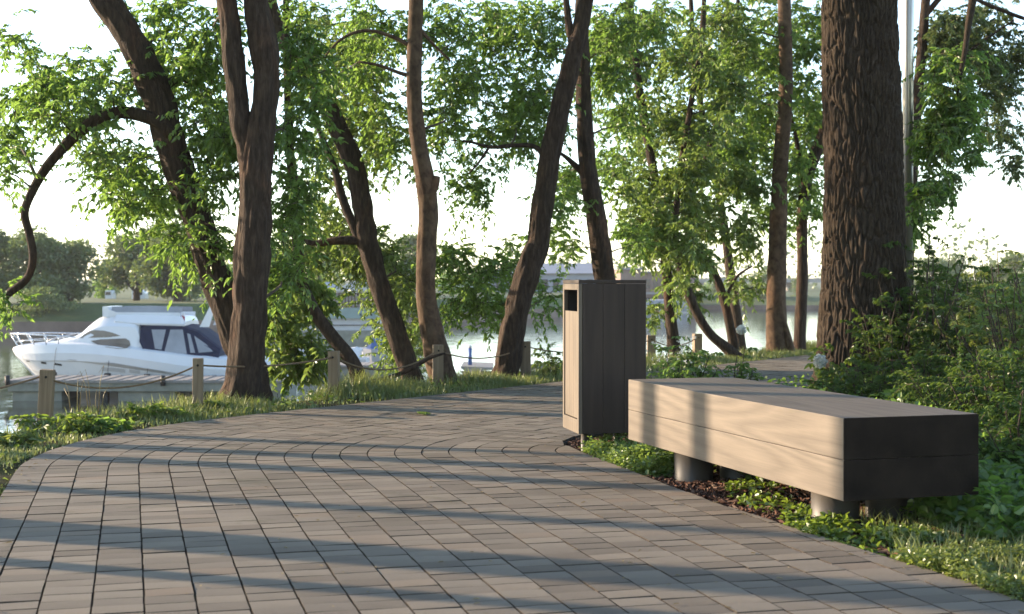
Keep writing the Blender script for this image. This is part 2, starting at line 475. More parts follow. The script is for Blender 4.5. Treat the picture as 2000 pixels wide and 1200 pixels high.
def build_path():
    L = OUTER; inner = edge_curve(.1, .15)
    bb = MB()
    pts = [np.array((p[0], p[1])) for p in L]
    polyv = []; 
    for p in L: polyv.append((p[0], p[1], -.016))
    # bedding sheet as a strip between the outer edge and the bed edge
    Ls = L[::3]; n = len(Ls)
    nr = [BED[int(k*(len(BED)-1)/(n-1))] for k in range(n)]
    # match each outer point to its closest bed point, kept in order
    idx = 0; vs = []
    for p in Ls:
        d = np.hypot(*(BED - p).T); d[:idx] = 1e9
        idx = int(d.argmin()); vs += [(p[0], p[1], -.014), (BED[idx][0], BED[idx][1], -.014)]
    bb.add(vs, [(2*i, 2*i+2, 2*i+3, 2*i+1) for i in range(n-1)])
    path = tag(bb.build('path', M['bedding'], fix=False), kind='structure')
    me = path.data
    bm = bmesh.new(); bm.from_mesh(me)
    for f in bm.faces:
        f.normal_update()
        if f.normal.z < 0: f.normal_flip()
    bm.to_mesh(me); bm.free()
    stones = []
    for k in range(NCOL):
        r0, r1 = ROUT - k*CW - .0025, ROUT - (k+1)*CW + .0025
        rm = .5*(r0+r1)
        cur = edge_curve(max(rm, .02), .05); seg = np.hypot(*np.diff(cur, axis=0).T); S = np.r_[0, np.cumsum(seg)]
        tot = S[-1]; s = random.random()*.1 + (.056 if k % 2 else 0)
        def at(sv):
            p = np.array((np.interp(sv, S, cur[:,0]), np.interp(sv, S, cur[:,1])))
            q = np.array((np.interp(sv+.02, S, cur[:,0]), np.interp(sv+.02, S, cur[:,1]))); o = np.array((np.interp(sv-.02, S, cur[:,0]), np.interp(sv-.02, S, cur[:,1])))
            d = q - o; d = d/np.hypot(*d); return p, np.array((-d[1], d[0]))   # left normal
        hw = (r0 - r1)/2
        while s < tot - .2:
            ln = .113 + random.uniform(-.004, .004)
            g = .0016
            pa, na = at(s+g); pb, nb = at(s+ln-g)
            s += ln
            j = lambda: random.uniform(-.0012, .0012)
            poly = [pa - na*(hw+j()), pb - nb*(hw+j()), pb + nb*(hw+j()), pa + na*(hw+j())]
            poly = [np.array(p) for p in poly]
            c = sum(poly)/4
            d = np.hypot(*(BED - c).T); i = int(np.clip(d.argmin(), 1, len(BED)-2))
            if d[i] < .5:
                a = BED[i]; tdir = BED[i+1]-BED[i-1]; nrm = np.array((-tdir[1], tdir[0])); nrm /= np.hypot(*nrm)
                poly = clip_poly(poly, a, nrm)
            elif seg_dist([c], BED)[0] < 0: continue
            if len(poly) < 3 or poly_area(poly) < .0012: continue
            stones.append(poly)
    def stone_geo(poly):
        z = random.uniform(-.0020, .0014); tx, ty = random.uniform(-.009, .009), random.uniform(-.009, .009)
        c = sum(poly)/len(poly); n = len(poly)
        top, rim, bot = [], [], []
        for p in poly:
            q = p - c; l = max(np.hypot(*q), 1e-4); ins = q*(1 - .0016/l)
            zz = z + tx*q[0] + ty*q[1]
            top.append((c[0]+ins[0], c[1]+ins[1], zz)); rim.append((p[0], p[1], zz-.0006)); bot.append((p[0], p[1], -.03))
        vs = top + rim + bot
        fs = [tuple(range(n))]
        for a in range(n):
            b2 = (a+1) % n
            fs.append((n+a, n+b2, b2, a)); fs.append((2*n+a, 2*n+b2, n+b2, n+a))
        # polygon order must face up
        area = sum(poly[i][0]*poly[(i+1) % n][1] - poly[(i+1) % n][0]*poly[i][1] for i in range(n))
        if area < 0: fs = [tuple(reversed(f)) for f in fs]
        return vs, fs, [0] + [1]*(len(fs)-1)
    def shown(poly):
        pp = []
        for p in poly:
            if p[1] < 1: return 0
            px, py = 1000 + p[0]/p[1]*F, 547 + H/p[1]*F
            if not (-20 < px < 2020 and py < 1215): return 0
            pp.append((px, py))
        return poly_area(pp)
    order = sorted(range(len(stones)), key=lambda i: -shown(stones[i]))
    near = set(order[:300]); rest = MB()
    for i, poly in enumerate(stones):
        vs, fs, ms = stone_geo(poly)
        if i in near:
            sb = MB(); c = sum(poly)/len(poly)
            sb.add([(v[0]-c[0], v[1]-c[1], v[2]) for v in vs], fs)
            sb.m = ms; o = sb.build('paver', [M['paver'], M['paver_edge']], path, fix=False); o.location = (c[0], c[1], 0)
        else:
            rest.add(vs, fs); rest.m[-len(ms):] = ms
    o = rest.build('pavers', [M['paver'], M['paver_edge']], path, fix=False); tag(o, kind='stuff')
build_path()

# ------------------------------------------------------------------ leaf builder
class Leaves:
    def __init__(self): self.b = []; self.a = []; self.n = []; self.l = []; self.w = []
    def add(self, base, axis, nrm, ln, wd):
        self.b.append(np.asarray(base, float).reshape(-1,3)); self.a.append(np.asarray(axis, float).reshape(-1,3)); self.n.append(np.asarray(nrm, float).reshape(-1,3))
        self.l.append(np.asarray(ln, float).ravel()); self.w.append(np.asarray(wd, float).ravel())
    def count(self): return sum(len(x) for x in self.l)
    def build(self, name, m, parent=None, origin=None, fold=.35, blunt=.0):
        B, A, N = np.concatenate(self.b), np.concatenate(self.a), np.concatenate(self.n)
        L, W = np.concatenate(self.l)[:,None], np.concatenate(self.w)[:,None]
        A = A/np.maximum(np.linalg.norm(A, axis=1, keepdims=True), 1e-6)
        S = np.cross(A, N); S = S/np.maximum(np.linalg.norm(S, axis=1, keepdims=True), 1e-6)
        N = np.cross(S, A)
        k = len(B); droop = N*L*.12
        p0 = B; tip = B + A*L - droop*1.5
        l1 = B + A*L*.30 + S*W*.5 + N*W*fold*.5; l2 = B + A*L*(.68+blunt) + S*W*.38 + N*W*fold*.3 - droop*.5
        r1 = B + A*L*.30 - S*W*.5 + N*W*fold*.5; r2 = B + A*L*(.68+blunt) - S*W*.38 + N*W*fold*.3 - droop*.5
        V = np.stack([p0, l1, l2, tip, r2, r1], 1).reshape(-1, 3)
        o = (np.arange(k)*6)[:,None]
        f = np.concatenate([o + np.array([0,3,2,1]), o + np.array([0,5,4,3])], 1).ravel()
        return np_mesh(name, V, f, 4, m, parent, origin)

def unit(n, flat=1.0):
    v = rng.normal(size=(n, 3)); v[:,2] *= flat
    return v/np.linalg.norm(v, axis=1, keepdims=True)

def spray(lv, tw, start, d, length, nleaf, ll, droop=.35, rad=.004):
    """a drooping twig with leaves set along both its sides"""
    start = np.asarray(start, float); d = np.asarray(d, float)
    ts = np.linspace(0, 1, 5)
    side = np.cross(d, (0,0,1.0)); side = side/max(np.linalg.norm(side), 1e-6)
    bend = rng.normal()*.18
    pts = np.array([start + d*length*t + side*bend*length*t*t + np.array((0,0,-droop*length*t*t)) for t in ts])
    if tw is not None: tw.tube(pts, [rad*(1-.75*t) for t in ts], 3, 0, cap=False, smooth=False)
    t = np.sort(rng.uniform(.12, 1.0, nleaf))
    base = np.stack([np.interp(t, ts, pts[:,k]) for k in range(3)], 1)
    tang = np.gradient(pts, axis=0); tang = tang/np.linalg.norm(tang, axis=1, keepdims=True)
    tg = np.stack([np.interp(t, ts, tang[:,k]) for k in range(3)], 1)
    sg = np.where(np.arange(nleaf) % 2, 1.0, -1.0)[:,None]
    ax = tg*rng.uniform(.3, .9, (nleaf,1)) + side*sg*rng.uniform(.4, 1.0, (nleaf,1)) + np.array((0,0,-.35)) + rng.normal(size=(nleaf,3))*.28
    nm = np.array((0,0,1.0)) + rng.normal(size=(nleaf,3))*.5
    L = ll*rng.uniform(.6, 1.2, nleaf)
    lv.add(base, ax, nm, L, L*rng.uniform(.36, .50, nleaf))
    return pts

class Tree:
    def __init__(self, name, base, label, group=None, leaf='leaf_a', bark='bark', cat='tree'):
        self.base = Vector(base); self.root = empty(name, base, label, cat, group)
        self.trunk = MB(); self.limbs = []; self.tw = MB(); self.lv = Leaves(); self.nodes = []; self.leaf = leaf; self.bark = bark
    def stem(self, ctrl, sides=18, step=.06, rough=.10, mb=None, seed=0, flare=0.0, bf=1.0):
        """ctrl: (x,y,z,radius) points"""
        pts = catmull(ctrl, step)
        sd = random.randint(0, 999)
        P3 = np.array([p[:3] for p in pts]); rad = np.array([max(p[3], .004) for p in pts])
        ang = 2*np.pi*np.arange(sides)/sides
        ii, kk = np.meshgrid(np.arange(len(pts)), np.arange(sides), indexing='ij')
        th = ang[kk].ravel(); zz = P3[:,2][ii].ravel(); rr = rad[ii].ravel()
        s = np.cumsum(np.r_[0, np.linalg.norm(np.diff(P3, axis=0), axis=1)])[ii].ravel()
        q = np.c_[np.cos(th)*rr*22*bf, np.sin(th)*rr*22*bf, s*3.5*bf]
        big = fbm(np.c_[np.cos(th)*1.3, np.sin(th)*1.3, s*1.1], 2, sd)
        fine = np.abs(vnoise(q, sd) - .5)*2
        dv = 1 + rough*(fine - .45) + .18*(big - .37)
        dv = dv.reshape(len(pts), sides)
        (mb or self.trunk).tube(P3, rad, sides, 0, True, True, lambda an, i, p: dv[i, int(round(an/(2*math.pi)*sides)) % sides])
        for p in pts[::2]: self.nodes.append((np.array(p[:3]), p[3]))
        return pts
    def limb(self, ctrl, **k):
        mb = MB(); self.stem(ctrl, mb=mb, **k); self.limbs.append(mb)
    def clump(self, c, r, nt=14, nl=18, ll=.10, droop=.35, connect=True, tubes=True):
        c = np.asarray(c, float)
        if connect and self.nodes:
            N = np.array([n[0] for n in self.nodes]); rr = np.array([n[1] for n in self.nodes])
            d = np.linalg.norm(N - c, axis=1); up = N[:,2] - c[2]
            cost = d + np.clip(up + .25*d, 0, 9)*.9
            i = int(cost.argmin()); p = N[i]; dist = d[i]
            if dist > r*.5:
                r0 = min(rr[i]*.6, .008 + .012*dist); mid = (p + c)/2 + np.array((0,0,.10*dist)) + rng.normal(size=3)*.07*dist
                q = catmull([(*p, r0), (*mid, r0*.65), (*c, max(.004, r0*.3))], .12)
                self.tw.tube([x[:3] for x in q], [x[3] for x in q], 5, 0, True, True)
                for x in q[2::2]: self.nodes.append((np.array(x[:3]), x[3]*.9))
        dirs = unit(nt, .75)
        for k in range(nt):
            st = c + rng.normal(size=3)*r*.28
            spray(self.lv, self.tw if tubes else None, st, dirs[k], r*rng.uniform(.55, 1.1), nl, ll, droop)
    def finish(self):
        o = tuple(self.base)
        self.trunk.build('trunk', M[self.bark], self.root, o, fix=False)
        for l in self.limbs: l.build('limb', M[self.bark], self.root, o, fix=False)
        if self.tw.v: tag(self.tw.build('branches', M['twig'], self.root, o, fix=False), kind='stuff')
        if self.lv.b: self.lv.build('crown', M[self.leaf], self.root, o)
        return self.root

def pxstem(lst, Y, dY=0):
    """(px, py, width px[, Y]) -> stem control points"""
    out = []
    for q in lst:
        y = q[3] if len(q) > 3 else Y
        p = P(q[0], q[1], y); out.append((p.x, p.y, p.z, q[2]*.91*y/F/2))
    return out

def fill(tree, ells, Y, dy=.9, rpx=72, nt=16, nl=16, ll=.068, droop=.35):
    cs = []
    for e in ells:
        cx, cy, rx, ry, n = e[:5]
        n = max(1, int(n*1.7 + .5))
        for k in range(n):
            a = random.uniform(0, 2*math.pi); q = math.sqrt((k + random.random())/n)
            y = Y + random.uniform(-.25*dy, 1.5*dy)
            cs.append(np.array(P(cx + rx*q*math.cos(a)*.85, cy + ry*q*math.sin(a)*.85, y)))
    N = np.array([n[0] for n in tree.nodes])
    cs.sort(key=lambda c: np.linalg.norm(N - c, axis=1).min())
    for c in cs: tree.clump(c, rpx*Y/F*random.uniform(.75, 1.2), nt, nl, ll, droop)

def upper(tree, top, n=9, spread=2.2, h=4.5, ll=.17):
    """the crown above: big clumps round the stem's continuation"""
    top = np.asarray(top, float)
    for k in range(n):
        f = (k + .5)/n
        a = random.uniform(0, 6.28); q = spread*math.sqrt(random.random())*(1 - .4*abs(f-.4))
        tree.clump(top + np.array((q*math.cos(a), q*math.sin(a), f*h + .5)), .75, 14, 16, ll, .3)

# ------------------------------------------------------------------ trees
def trees():
    G1 = 'leaning riverside trees along the rope fence'
    # leaning tree with the arching bough
    t = Tree('riverside_tree', (P(505,700,13.3).x, 13.3, -.7), 'leaning dark tree with one long bough arching down over the boat', G1, 'leaf_a')
    t.stem(pxstem([(512,900,84),(490,740,74),(445,610,64),(408,500,62),(375,400,62),(340,300,66),(305,190,66),(268,100,64),(205,0,60),(120,-120,52),(40,-330,40),(-10,-600,24),(-30,-800,8)], 13.3), 44, .03, .26)
    t.limb(pxstem([(335,262,30),(300,234,30),(240,220,27),(190,232,25),(140,272,24),(95,322,22),(65,370,20),(48,415,19),(58,460,18),(64,505,17),(52,545,16),(15,575,17),(-20,610,14),(-80,640,9)], 13.2), sides=12, step=.04)
    t.limb(pxstem([(300,180,26),(380,130,16),(430,60,10),(450,-60,6)], 13.5), sides=8)
    fill(t, [(150,170,110,90,9),(60,210,70,70,5),(40,80,40,30,1),(240,290,90,70,6),(330,110,70,80,5),(15,320,30,50,2),(330,370,90,60,6),(355,470,60,40,4),
             (260,400,60,30,2),(400,530,40,30,1),(310,20,90,30,3),(0,250,40,60,2),(420,210,50,70,4),(10,590,12,12,1)], 13.2, 1.0)
    upper(t, P(120,-150,13.3), 10, 2.4, 4.5); t.finish()
    # forked tree
    t = Tree('riverside_tree', (P(470,790,12).x, 12, tz(-2.29,12)), 'tall dark trunk forking into two near upright stems beside the path', G1, 'leaf_a')
    t.stem(pxstem([(466,830,120),(468,790,98),(476,740,80),(487,640,72),(493,500,74),(499,400,72),(500,330,70),(512,240,62),(521,150,56),(512,80,62),(500,0,54),(490,-140,48),(500,-400,34),(520,-700,10)], 12), 56, .025, .24)
    t.limb(pxstem([(494,380,46),(484,300,44),(471,240,46),(460,150,48),(450,60,45),(440,-20,42),(425,-160,36),(390,-420,22),(370,-650,8)], 12), sides=40, step=.03, rough=.24)
    fill(t, [(405,130,45,120,5),(435,300,50,70,5),(575,90,50,90,5),(590,240,45,80,4),(560,400,40,70,4),(455,60,40,60,2),(560,520,35,60,3)], 12.9, .5)
    upper(t, P(500,-250,12), 10, 2.2, 4.5); t.finish()
    # vine clad leaning tree behind
    t = Tree('riverside_tree', (P(815,760,16).x, 16, -1.1), 'dark leaning tree wrapped in leafy vines behind the fence', G1, 'leaf_c')
    t.stem(pxstem([(830,830,60),(800,725,48),(770,640,46),(745,570,46),(722,490,44),(712,430,44),(702,370,44),(688,310,44),(665,260,44),(640,210,40),(605,165,36),(560,90,30),(520,-30,26),(480,-250,18),(470,-500,6)], 16), 36, .04, .24)
    t.limb(pxstem([(716,500,22),(690,440,20),(668,385,20),(650,320,14),(600,200,10)], 16), sides=8)
    t.limb(pxstem([(712,470,22),(660,470,18),(610,475,12),(560,455,8)], 16), sides=8)
    fill(t, [(640,90,90,80,10),(700,190,80,70,10),(750,300,40,50,4),(640,300,55,60,5),(615,420,45,50,4),(725,500,60,50,7),(635,470,60,40,6),(785,560,30,40,3),
             (765,590,28,40,5),(790,660,28,50,6),(570,520,40,50,3)], 16.7, 1.0, 62)
    upper(t, P(520,-150,16), 9, 2.4, 5); t.finish()
    # thin curved stem
    t = Tree('riverside_tree', (P(712,770,13.7).x, 13.7, -.2), 'thin crooked tree with leafy base and one low sideways branch', G1, 'leaf_c')
    t.stem(pxstem([(716,790,52),(706,755,38),(690,710,32),(655,665,28),(622,620,26),(596,570,24),(585,520,24),(580,440,26),(572,350,24),(566,280,20),(560,100,16),(555,-200,10)], 13.7), 14, .05, .2)
    t.limb(pxstem([(706,748,12),(740,743,10),(775,733,10),(812,716,9),(838,700,8),(870,690,4)], 13.7), sides=7)
    fill(t, [(575,640,40,60,3),(630,590,20,25,1),(570,710,30,25,2),(520,610,25,40,2),(600,560,40,30,2),(625,690,20,35,2)], 13.9, .5, 46, ll=.085)
    upper(t, P(555,-200,13.7), 6, 1.5, 3.5); t.finish()
    # smooth warm trunk in the centre
    t = Tree('riverside_tree', (P(868,752,14.4).x, 14.4, 0), 'smooth warm brown trunk with a stub knot standing behind a fence post', G1, 'leaf_a', 'bark_red')
    t.stem(pxstem([(874,800,76),(868,752,62),(856,700,58),(842,640,50),(832,570,44),(833,490,42),(836,420,42),(830,350,42),(818,280,36),(810,200,34),(809,130,33),(811,60,32),(813,0,32),(820,-140,28),(830,-420,18),(838,-640,6)], 14.4), 40, .03, .10)
    t.limb(pxstem([(838,390,20),(849,362,19),(853,344,15)], 14.35), sides=10, step=.03)
    t.limb(pxstem([(806,95,11),(780,78,9),(735,62,8),(700,62,7),(665,78,6),(635,110,4)], 14.4), sides=7)
    t.limb(pxstem([(806,150,11),(780,143,9),(740,128,7),(700,121,5)], 14.4), sides=7)
    t.limb(pxstem([(822,60,10),(850,90,6),(880,120,4)], 14.4), sides=6)
    fill(t, [(740,60,70,45,5),(680,150,60,40,3),(875,50,50,45,4),(900,170,45,60,4),(870,235,40,40,3),(775,230,30,60,3)], 15.3, .7)
    upper(t, P(820,-200,14.4), 8, 2.2, 4.5); t.finish()
    # right leaning trunk
    t = Tree('riverside_tree', (P(985,745,15.2).x, 15.2, 0), 'grey brown trunk leaning to the right above the second fence post from the bin', G1, 'leaf_a')
    t.stem(pxstem([(972,800,84),(985,742,62),(1000,660,54),(1015,590,54),(1040,500,54),(1052,470,48),(1062,380,46),(1082,270,44),(1102,180,42),(1122,100,38),(1138,30,36),(1160,-90,30),(1190,-350,20),(1210,-600,6)], 15.2), 44, .03, .24)
    t.limb(pxstem([(1070,330,16),(1050,290,12),(1010,284,10),(960,288,9),(920,278,6),(880,274,3)], 15.2), sides=7)
    t.limb(pxstem([(955,288,7),(935,318,5),(915,340,3)], 15.2), sides=6)
    t.limb(pxstem([(1120,100,18),(1110,40,16),(1100,-60,10)], 15.2), sides=8)
    fill(t, [(955,50,70,55,5),(1040,60,70,80,6),(985,185,60,50,4),(1060,180,45,60,5),(955,262,45,25,3),(915,370,45,35,3),(1005,255,40,30,3),(905,585,50,45,3),(965,600,45,40,3),
             (880,520,35,35,3),(945,525,55,22,3),(1010,495,30,25,1),(1075,575,25,25,1),(1085,430,30,40,2)], 16.0, .7, 60)
    upper(t, P(1165,-150,15.2), 9, 2.3, 5); t.finish()
    # upright behind bin
    t = Tree('riverside_tree', (P(1205,700,17).x, 17, -.3), 'dark trunk rising behind the litter bin with a stubby side branch', G1, 'leaf_b')
    t.stem(pxstem([(1215,760,66),(1200,660,54),(1182,545,46),(1166,440,44),(1150,340,40),(1143,270,36),(1140,180,34),(1138,100,30),(1135,-60,26),(1130,-350,16),(1130,-550,6)], 17), 32, .05, .22)
    t.limb(pxstem([(1146,345,18),(1125,325,14),(1098,302,8),(1070,290,4)], 17), sides=7)
    fill(t, [(1110,380,40,50,4),(1105,470,25,25,1),(1185,110,55,95,8),(1205,230,40,50,4),(1235,50,70,55,6),(1225,470,35,35,3),(1190,330,25,30,1)], 17.2, .9, 50)
    upper(t, P(1135,-150,17), 8, 2.3, 5); t.finish()
    # thin trees beyond the path
    G2 = 'slim trees beyond the bend of the path'
    t = Tree('slim_tree', (P(1318,690,19.5).x, 19.5, -.1), 'slim straight dark trunk just right of the bin top', G2, 'leaf_c')
    t.stem(pxstem([(1322,720,34),(1312,640,26),(1304,560,22),(1298,480,22),(1285,380,20),(1262,260,18),(1242,130,18),(1230,0,16),(1220,-300,8)], 19.5), 12, .08, .2)
    fill(t, [(1290,240,80,80,9),(1300,370,80,70,10),(1272,455,55,55,8),(1245,390,40,60,3),(1272,600,20,40,1)], 18.7, 1.0, 48, ll=.08)
    upper(t, P(1230,-100,19.5), 7, 2.4, 5); t.finish()
    t = Tree('slim_tree', (P(1425,690,19).x, 19, -.1), 'slim trunk curving up to the left from beside a leafy weed', G2, 'leaf_c')
    t.stem(pxstem([(1450,710,32),(1420,682,24),(1385,650,20),(1358,605,20),(1340,560,20),(1325,505,18),(1318,440,16),(1330,330,14),(1350,200,13),(1372,60,12),(1380,-200,8)], 19), 12, .08, .2)
    fill(t, [(1335,480,50,60,6),(1360,300,50,60,5),(1400,180,60,70,5),(1340,560,25,30,2),(1350,120,50,80,4)], 18.2, .9, 46, ll=.08)
    upper(t, P(1380,-120,19), 6, 2.0, 5); t.finish()
    t = Tree('slim_tree', (P(1436,690,20.5).x, 20.5, -.3), 'slim trunk bowing to the left behind the curved one', G2, 'leaf_c')
    t.stem(pxstem([(1440,740,30),(1428,650,22),(1412,580,20),(1392,530,20),(1362,485,18),(1340,430,14),(1380,300,12),(1430,120,10),(1450,-150,6)], 20.5), 12, .08, .2)
    t.limb(pxstem([(1418,580,8),(1440,540,6),(1470,520,3)], 20.5), sides=6)
    fill(t, [(1405,430,70,50,6),(1415,350,50,35,3),(1455,570,35,35,2),(1440,470,30,40,2),(1440,60,50,60,4)], 19.8, .9, 44, ll=.08)
    upper(t, P(1450,-120,20.5), 5, 2.0, 5); t.finish()
    t = Tree('slim_tree', (P(1520,690,20.2).x, 20.2, -.05), 'sturdy warm lit trunk with a split flaring foot at the grassy path edge', G2, 'leaf_b', 'bark_red')
    t.stem(pxstem([(1526,730,74),(1520,690,56),(1517,640,46),(1517,540,42),(1520,440,38),(1524,330,32),(1532,220,32),(1535,120,30),(1532,0,28),(1530,-250,22),(1528,-550,6)], 20.2), 16, .08, .12)
    t.limb(pxstem([(1548,715,26),(1541,670,18),(1528,620,14),(1522,570,10)], 20.1), sides=8)
    fill(t, [(1470,230,75,85,10),(1545,90,55,95,8),(1450,330,70,60,8),(1560,340,40,80,6),(1440,120,45,75,5),(1580,200,30,90,5),(1500,420,40,40,3),(1405,25,45,25,2)], 20.3, 1.1, 46, ll=.08)
    upper(t, P(1530,-200,20.2), 8, 2.6, 5); t.finish()
    t = Tree('slim_tree', (P(1563,690,21).x, 21, -.05), 'slim bare trunk standing tight against the big furrowed trunk', G2, 'leaf_b')
    t.stem(pxstem([(1560,720,34),(1563,640,26),(1567,540,24),(1567,430,24),(1572,360,24),(1592,300,26),(1615,240,22),(1650,100,18),(1680,-150,10)], 21), 12, .08, .15)
    t.limb(pxstem([(1568,380,14),(1560,300,10),(1545,220,6)], 21), sides=7)
    fill(t, [(1582,420,22,40,2),(1592,60,25,60,3),(1640,60,60,80,4)], 21, .8, 44, ll=.08)
    upper(t, P(1680,-100,21), 6, 2.4, 5); t.finish()
    t = Tree('slim_tree', (4.0, 23, tz(4.0, 23)), 'light leafy tree on the water side behind the slim trunks', G2, 'leaf_c')
    t.stem([(4.0, 23, tz(4.0, 23)-.3, .12), (3.7, 23, 0, .09), (3.4, 23.1, 2.2, .07), (3.0, 23.2, 4.5, .05), (2.8, 23.2, 8, .015)], 12, .1, .15)
    fill(t, [(1200,130,70,110,6),(1290,90,80,90,7),(1390,90,70,80,6),(1480,90,60,80,5),(1340,260,110,80,8),(1450,300,90,80,7),(1230,330,60,70,4),(1560,250,40,120,4)], 22.8, 1.2, 48, ll=.095)
    upper(t, (2.9, 23.2, 5), 6, 2.6, 4); t.finish()
    # tree right of the pole, with fine leaves
    t = Tree('slim_tree', (P(1790,690,18.5).x, 18.5, -.02), 'small leaved tree reaching over the water right of the metal pole', G2, 'leaf_far')
    t.stem(pxstem([(1760,720,40),(1768,560,34),(1776,420,30),(1786,260,26),(1798,130,24),(1808,0,20),(1820,-200,14),(1830,-450,5)], 18.5), 12, .08, .2)
    t.limb(pxstem([(1806,30,14),(1860,-20,10),(1930,10,9),(2010,40,8),(2080,60,5)], 18.5), sides=7)
    t.limb(pxstem([(1792,190,12),(1850,130,8),(1920,80,6),(1980,40,4)], 18.5), sides=7)
    fill(t, [(1900,60,95,65,14),(1965,150,60,60,9),(1850,70,45,55,5),(1950,235,45,40,3),(1992,330,12,40,1),(1860,330,25,40,1),(2060,120,70,100,6)], 18.5, 1.2, 44, nt=18, nl=20, ll=.065)
    upper(t, P(1850,-150,18.5), 8, 2.6, 5); t.finish()
    # bank trees that continue to the left of the picture
    for k, (x, y, r, lean) in enumerate([(-2.2,8.8,.13,.1),(-2.0,8.0,.15,-.15),(-1.72,6.82,.12,.1),(-1.43,5.70,.23,.05),(-1.27,5.06,.07,.0),(-2.35,9.5,.12,.2),(-.6,3.3,.2,.1)]):
        tt = (3.6, 4.6, 5.2, 4.0, 3.2, 4.4, 4.2)[k]
        bx, by = x - .936*tt, y + .352*tt
        z0 = tz(bx, by)
        t = Tree('bank_tree', (bx, by, z0), 'upright tree on the river bank past the near end of the rope fence', 'trees on the near river bank', 'leaf_a')
        t.stem([(bx+lean*.2, by, z0-.3, r*1.5), (bx, by, z0+.3, r*1.08), (bx-lean*.3, by, z0+1.6, r), (bx-lean, by+.1, z0+3.4, r*.85), (bx-lean*1.5, by+.2, z0+6, r*.5), (bx-lean, by+.3, z0+8.5, .03)], 14, .12, .15)
        upper(t, (bx-lean, by, z0+6.0), 6, 1.4, 3.6); t.finish()
trees()

def light_blockers():  # unseen trees, added to darken the faces turned to the camera
    for k, (x, y) in enumerate([(5.5,-3.0),(2.6,-7.5),(8.5,2.0),(6.5,-8.5),(9.5,7.0)]):
        z0 = tz(x, y)
        t = Tree('light_block_tree', (x, y, z0), 'unseen leafy tree added round the viewpoint to cut light', 'unseen added trees that block light round the viewpoint', 'leaf_b')
        t.stem([(x, y, z0-.3, .3), (x, y, z0+.4, .22), (x+.1, y, z0+2.5, .18), (x-.1, y+.1, z0+5, .12), (x, y, z0+8, .03)], 12, .15, .15)
        for j in range(34):
            a = random.uniform(0, 6.28); q = 2.1*math.sqrt(random.random())
            t.clump((x + q*math.cos(a), y + q*math.sin(a), z0 + random.uniform(.7, 7.5)), .85, 12, 14, .24, .3)
        t.finish()
light_blockers()

